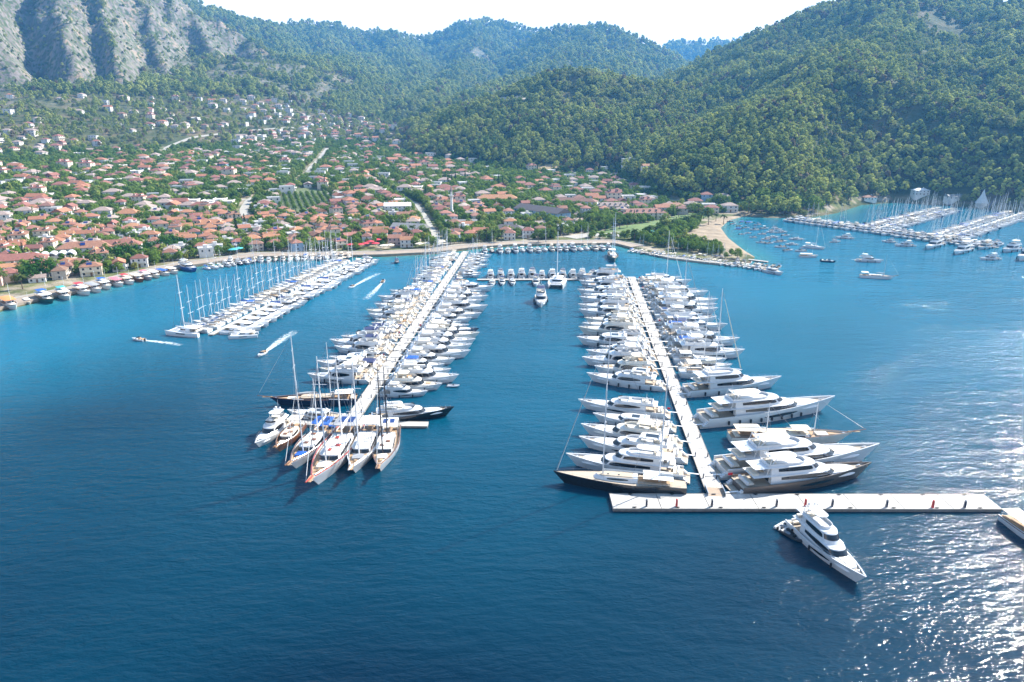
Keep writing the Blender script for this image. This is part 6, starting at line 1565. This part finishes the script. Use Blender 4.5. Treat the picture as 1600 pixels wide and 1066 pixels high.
for (u, v, pr, s) in [(1037, 362, PINES[1], 1.35), (1190, 322, BROAD[2], 2.0), (1215, 326, BROAD[0], 2.0), (1245, 330, BROAD[1], 2.1), (1270, 332, BROAD[2], 1.8), (1120, 322, BROAD[0], 1.6), (1133, 326, BROAD[2], 1.5), (1145, 318, BROAD[1], 1.6), (1122, 390, BROAD[3], .9), (1090, 352, BROAD[3], .6), (940, 373, BROAD[3], .9), (925, 371, BROAD[3], .9), (1005, 378, BROAD[0], .9), (1035, 378, LIGHT, .8), (1052, 382, BROAD[3], .8), (1015, 381, BROAD[1], .9)] + [(1062 + 9 * i, 383 + i * 1.8 + (i % 3) * 3, BROAD[i % 4], .5 + .12 * (i % 4)) for i in range(11)]:
    x, y, z = gpx(u, v); lst.append((x, y, z, pr, s)); occupy(x, y, 4 * s)
near_t += lst
for i in range(58):
    u = 296 + 420 * i / 57 + rnd.uniform(-3, 3); v = (402 - (u - 296) * .075 if u < 420 else 393 - (u - 420) * .012) - rnd.uniform(2, 11)
    if 540 < u < 596 and v > 384: continue
    x, y, z = gpx(u, v); s_ = rnd.uniform(.55, 1.0)
    if coast_sd(np.array([x]), np.array([y]))[0] > 13.5 and free(x, y, 1.5, -2): near_t.append((x, y, z, [BROAD[i % 4], DARK, LIGHT, BROAD[(i + 1) % 4]][i % 4], s_ * (.7 if i % 4 == 1 else 1))); occupy(x, y, 2.5)
# scatter in the town
N = 110000
aa = rs.uniform(R(-44), R(30), N); dd = 500 * (2000 / 500) ** rs.uniform(0, 1, N) ** .7
X, Y_ = dd * np.sin(aa), dd * np.cos(aa); Z = zat(X, Y_); SDv = coast_sd(X, Y_); tw = gl(town, X, Y_); sn = gl(sand, X, Y_)
town_t = []
for i in range(N):
    x, y, z, s = float(X[i]), float(Y_[i]), float(Z[i]), float(SDv[i])
    if s < 19 or tw[i] < .5 or sn[i] > .5: continue
    u, v = pix(x, y, z)
    if u > 1180 or u < -90: continue
    if any(inpoly(w_, np.array([x]), np.array([y]))[0] for w_ in (lawn_w, orch_w, fld_w)): continue
    sc = rnd.uniform(.45, 1.0) * (1.12 if v < 318 else 1); r = 2.6 * sc
    if s < 45 and 560 < u < 720: continue
    if not free(x, y, r, -1.7 if v < 320 else -1.3): continue
    occupy(x, y, r); k = rnd.random()
    pr = LIGHT if k < .14 else (CYP if k < .17 else (PINES[rnd.randrange(5)] if k < .22 else BROAD[rnd.randrange(4)]))
    town_t.append((x, y, z, pr, sc * (1.05 if pr in BROAD else .85)))
# orchard rows
ow = np.array(orch_w)
for i in range(-10, 11):
    for j in range(-8, 9):
        cx, cy_ = ow.mean(0); a = R(20); x = cx + i * 6.5 * math.cos(a) - j * 6.5 * math.sin(a); y = cy_ + i * 6.5 * math.sin(a) + j * 6.5 * math.cos(a)
        if inpoly(orch_w, np.array([x]), np.array([y]))[0]: town_t.append((x, y, float(zat(x, y)), BROAD[(i + j) % 4], rnd.uniform(.4, .52)))
town_t = near_t + town_t
town_t.sort(key=lambda q: math.hypot(q[0], q[1]) / (1 if isinstance(q[4], float) else 1))
vis = [q for q in town_t if q[3] in BROAD or q[3] is LIGHT or q[3] is DARK]
pin = [q for q in town_t if q[3] in PINES]; cyp = [q for q in town_t if q[3] is CYP]
ntrees(vis[:290], '{look} among the town houses, {n} from cliff end, tree row {r}', 'trees among the town houses')
ntrees(cyp[:60], '{look} among the town houses, {n} from cliff end, row {r}', 'cypresses among the town houses')
ntrees(pin[:90], '{look} among the town houses, {n} from cliff end, row {r}', 'pines among the town houses')
rest_t = vis[290:] + pin[90:] + cyp[60:]
# hillside forest
pts = []
d = 620.0
while d < 5300:
    s = 7.7 if d < 1400 else (7.7 + (d - 1400) * .0036)
    n = int(R(92) * d / s); a = R(-46) + (np.arange(n) + rs.uniform(0, 1, n)) * s / d; q = d + rs.uniform(-.5, .5, n) * s
    pts.append(np.stack([q * np.sin(a), q * np.cos(a), np.full(n, s)], 1)); d += s
pts = np.concatenate(pts); X, Y_, SP = pts.T
Z = zat(X, Y_); SDv = coast_sd(X, Y_); tw = gl(town, X, Y_); rk = gl(rock, X, Y_); SL = gl(GSL, X, Y_); sn = gl(sand, X, Y_)
e = 6.0; gx = (zat(X + e, Y_) - zat(X - e, Y_)) / (2 * e); gy = (zat(X, Y_ + e) - zat(X, Y_ - e)) / (2 * e)
dist_ = np.hypot(X, Y_); facing = (gx * X + gy * Y_) / dist_ - (Z - CAM_H) / dist_      # >0: faces the camera
UU = 800 + FPX * X / (Y_ * math.cos(PITCH) - (Z - CAM_H) * math.sin(PITCH))
RL2 = gl(GREL, X, Y_)
cov = fbm(X / 55, Y_ / 55, 61, 4)
keep = (SDv > 5) & ((tw < .5) | ((X > 235) & (UU > 1160))) & (sn < .5) & (facing > -.12) & (rs.uniform(0, 1, len(X)) > rk * .74) & (cov > np.where(np.hypot(X, Y_) < 1100, -.7, -.42))
keep &= ~inpoly(fl2_w, X, Y_) & ~inpoly(fld_w, X, Y_)
for (u, v, rad, dd_) in SCARS:
    cx, cy_, _z = PD(u, v, dd_); keep &= ~((np.hypot(X - cx, (Y_ - cy_) * .5) < rad * (.6 + .6 * rs.uniform(0, 1, len(X)))) & (dd_ > 1500))
for (ox, oy, orr) in OCC:
    if ox > 250: keep &= np.hypot(X - ox, Y_ - oy) > orr
for i in np.nonzero(keep & (dist_ < 1900) & (RL2 < 90))[0]:
    if not free(float(X[i]), float(Y_[i]), 3.5, -2): keep[i] = False
fringe = (RL2 < 85) & (dist_ < 1950) & (UU < 640) & (RL2 > 0)
keep &= ~(fringe & (rs.uniform(0, 1, len(X)) > .42))
idx = np.nonzero(keep)[0]
SC = 1.15 * (SP / 7.7) ** .9 * rs.uniform(.5, 1.3, len(X)) * np.where(massifm_at := (rk > .3), .5, 1)
SC = np.where(fringe, SC * .7, SC)
U = 800 + FPX * X / (Y_ * math.cos(PITCH) - (Z - CAM_H) * math.sin(PITCH))
front = [i for i in idx if -30 < U[i] < 1630 and SL[i] > -1]
front.sort(key=lambda i: dist_[i] / SC[i])
ind = front[:300]; inds = set(ind)
lst = [(float(X[i]), float(Y_[i]), float(Z[i]), PINES[rnd.randrange(5)], float(SC[i])) for i in ind]
ntrees(lst, '{look} on wooded slope by the cove, {n} from beach end, row {r} uphill', 'pines on the wooded slope')
rest = [i for i in idx if i not in inds]
def scatter(name, label, rows, protos, cat):
    """rows: x, y, z, scale, rotation, kind"""
    a = np.array(rows, float); me = bpy.data.meshes.new(name); me.vertices.add(len(a)); me.vertices.foreach_set('co', a[:, :3].ravel())
    for k, c, ty in (('sc', 3, 'FLOAT'), ('rz', 4, 'FLOAT'), ('kind_index', 5, 'INT')):
        at = me.attributes.new(k, ty, 'POINT'); at.data.foreach_set('value', a[:, c].astype(np.int32 if ty == 'INT' else np.float32))
    o = link(name, me); tag(o, label, cat, None, 'stuff')
    ng = bpy.data.node_groups.new(name, 'GeometryNodeTree'); ng.interface.new_socket('Geometry', in_out='INPUT', socket_type='NodeSocketGeometry'); ng.interface.new_socket('Geometry', in_out='OUTPUT', socket_type='NodeSocketGeometry')
    N_ = ng.nodes.new; L_ = ng.links.new; gi = N_('NodeGroupInput'); go = N_('NodeGroupOutput'); ip = N_('GeometryNodeInstanceOnPoints'); ip.inputs['Pick Instance'].default_value = True
    jn = N_('GeometryNodeJoinGeometry')
    for ob in reversed(protos):
        oi = N_('GeometryNodeObjectInfo'); oi.inputs['Object'].default_value = ob; oi.inputs['As Instance'].default_value = True; oi.transform_space = 'ORIGINAL'; L_(oi.outputs['Geometry'], jn.inputs[0])
    def na(k, ty):
        q = N_('GeometryNodeInputNamedAttribute'); q.data_type = ty; q.inputs[0].default_value = k; return q.outputs[0]
    cx = N_('ShaderNodeCombineXYZ'); L_(na('rz', 'FLOAT'), cx.inputs[2]); er = N_('FunctionNodeEulerToRotation'); L_(cx.outputs[0], er.inputs[0])
    L_(gi.outputs[0], ip.inputs['Points']); L_(jn.outputs[0], ip.inputs['Instance']); L_(na('kind_index', 'INT'), ip.inputs['Instance Index']); L_(er.outputs[0], ip.inputs['Rotation']); L_(na('sc', 'FLOAT'), ip.inputs['Scale'])
    L_(ip.outputs[0], go.inputs[0]); md = o.modifiers.new('scatter', 'NODES'); md.node_group = ng; return o
def crown_of(pr):
    mb = pr.parts[1][1]; me = mb.mesh('crown', False); outward(me, mb)
    return bpy.data.objects.new('crown', me)
CR = [crown_of(q) for q in PINES + OLIVE + [DRY]]
CB = [crown_of(q) for q in BROAD] + [crown_of(LIGHT), crown_of(CYP)] + CR[:5] + [crown_of(DARK)]
patch_n = lambda x, y: float(fbm(np.array([x / 90]), np.array([y / 90]), 131, 2)[0])
def pickk(x, y):
    k = rs.uniform(); p_ = patch_n(x, y)
    if k < .05 + (.25 if p_ < -.22 else 0): return 7
    if k < .22 + (.45 if p_ > .16 else 0): return 5 + rs.randint(2)
    return rs.randint(5)
scatter('woodland', 'pine forest covering the hills behind the bay', [(X[i], Y_[i], Z[i] - .5, SC[i], rs.uniform(0, 6.28), pickk(X[i], Y_[i])) for i in rest], CR, 'forest')
ki = {id(q): i for i, q in enumerate(BROAD + [LIGHT, CYP] + PINES + [DARK])}
scatter('town_greenery', 'mass of garden trees among the upper town houses', [(x, y, z - .3, s if isinstance(s, float) else s, rs.uniform(0, 6.28), ki[id(pr)]) for x, y, z, pr, s in rest_t], CB, 'garden trees')
print('trees', len(rest), len(rest_t), len(town_t))
# ------------------------------------------------------------------ labels of the moored boats
rows = {}
for o, look, row, order in BOATS: rows.setdefault(row, []).append((order, look, o))
for row, l in rows.items():
    l.sort(key=lambda q: q[0]); fl_, pier = row
    for i, (od, look, o) in enumerate(l):
        if fl_ == 'at anchor': lab = f'{look} at anchor in the beach cove, {ordn(i + 1)} from the sand'
        elif fl_ == 'waterfront': lab = f'{look}, {ordn(i + 1)} along the {pier}'
        else:
            end = 'beach' if 'cove' in pier or 'mole' in pier else 'sea'
            if 'cross' in pier: end = 'long pier'
            lab = f'{look}, {ordn(i + 1)} from {end}, {fl_} of {pier}'
        tag(o, lab, None, f'boats moored at the {pier}')
for o in COL.objects:
    if 'label' in o and not (4 <= len(o['label'].split()) <= 16): print('LABEL LENGTH', len(o['label'].split()), o['label'])
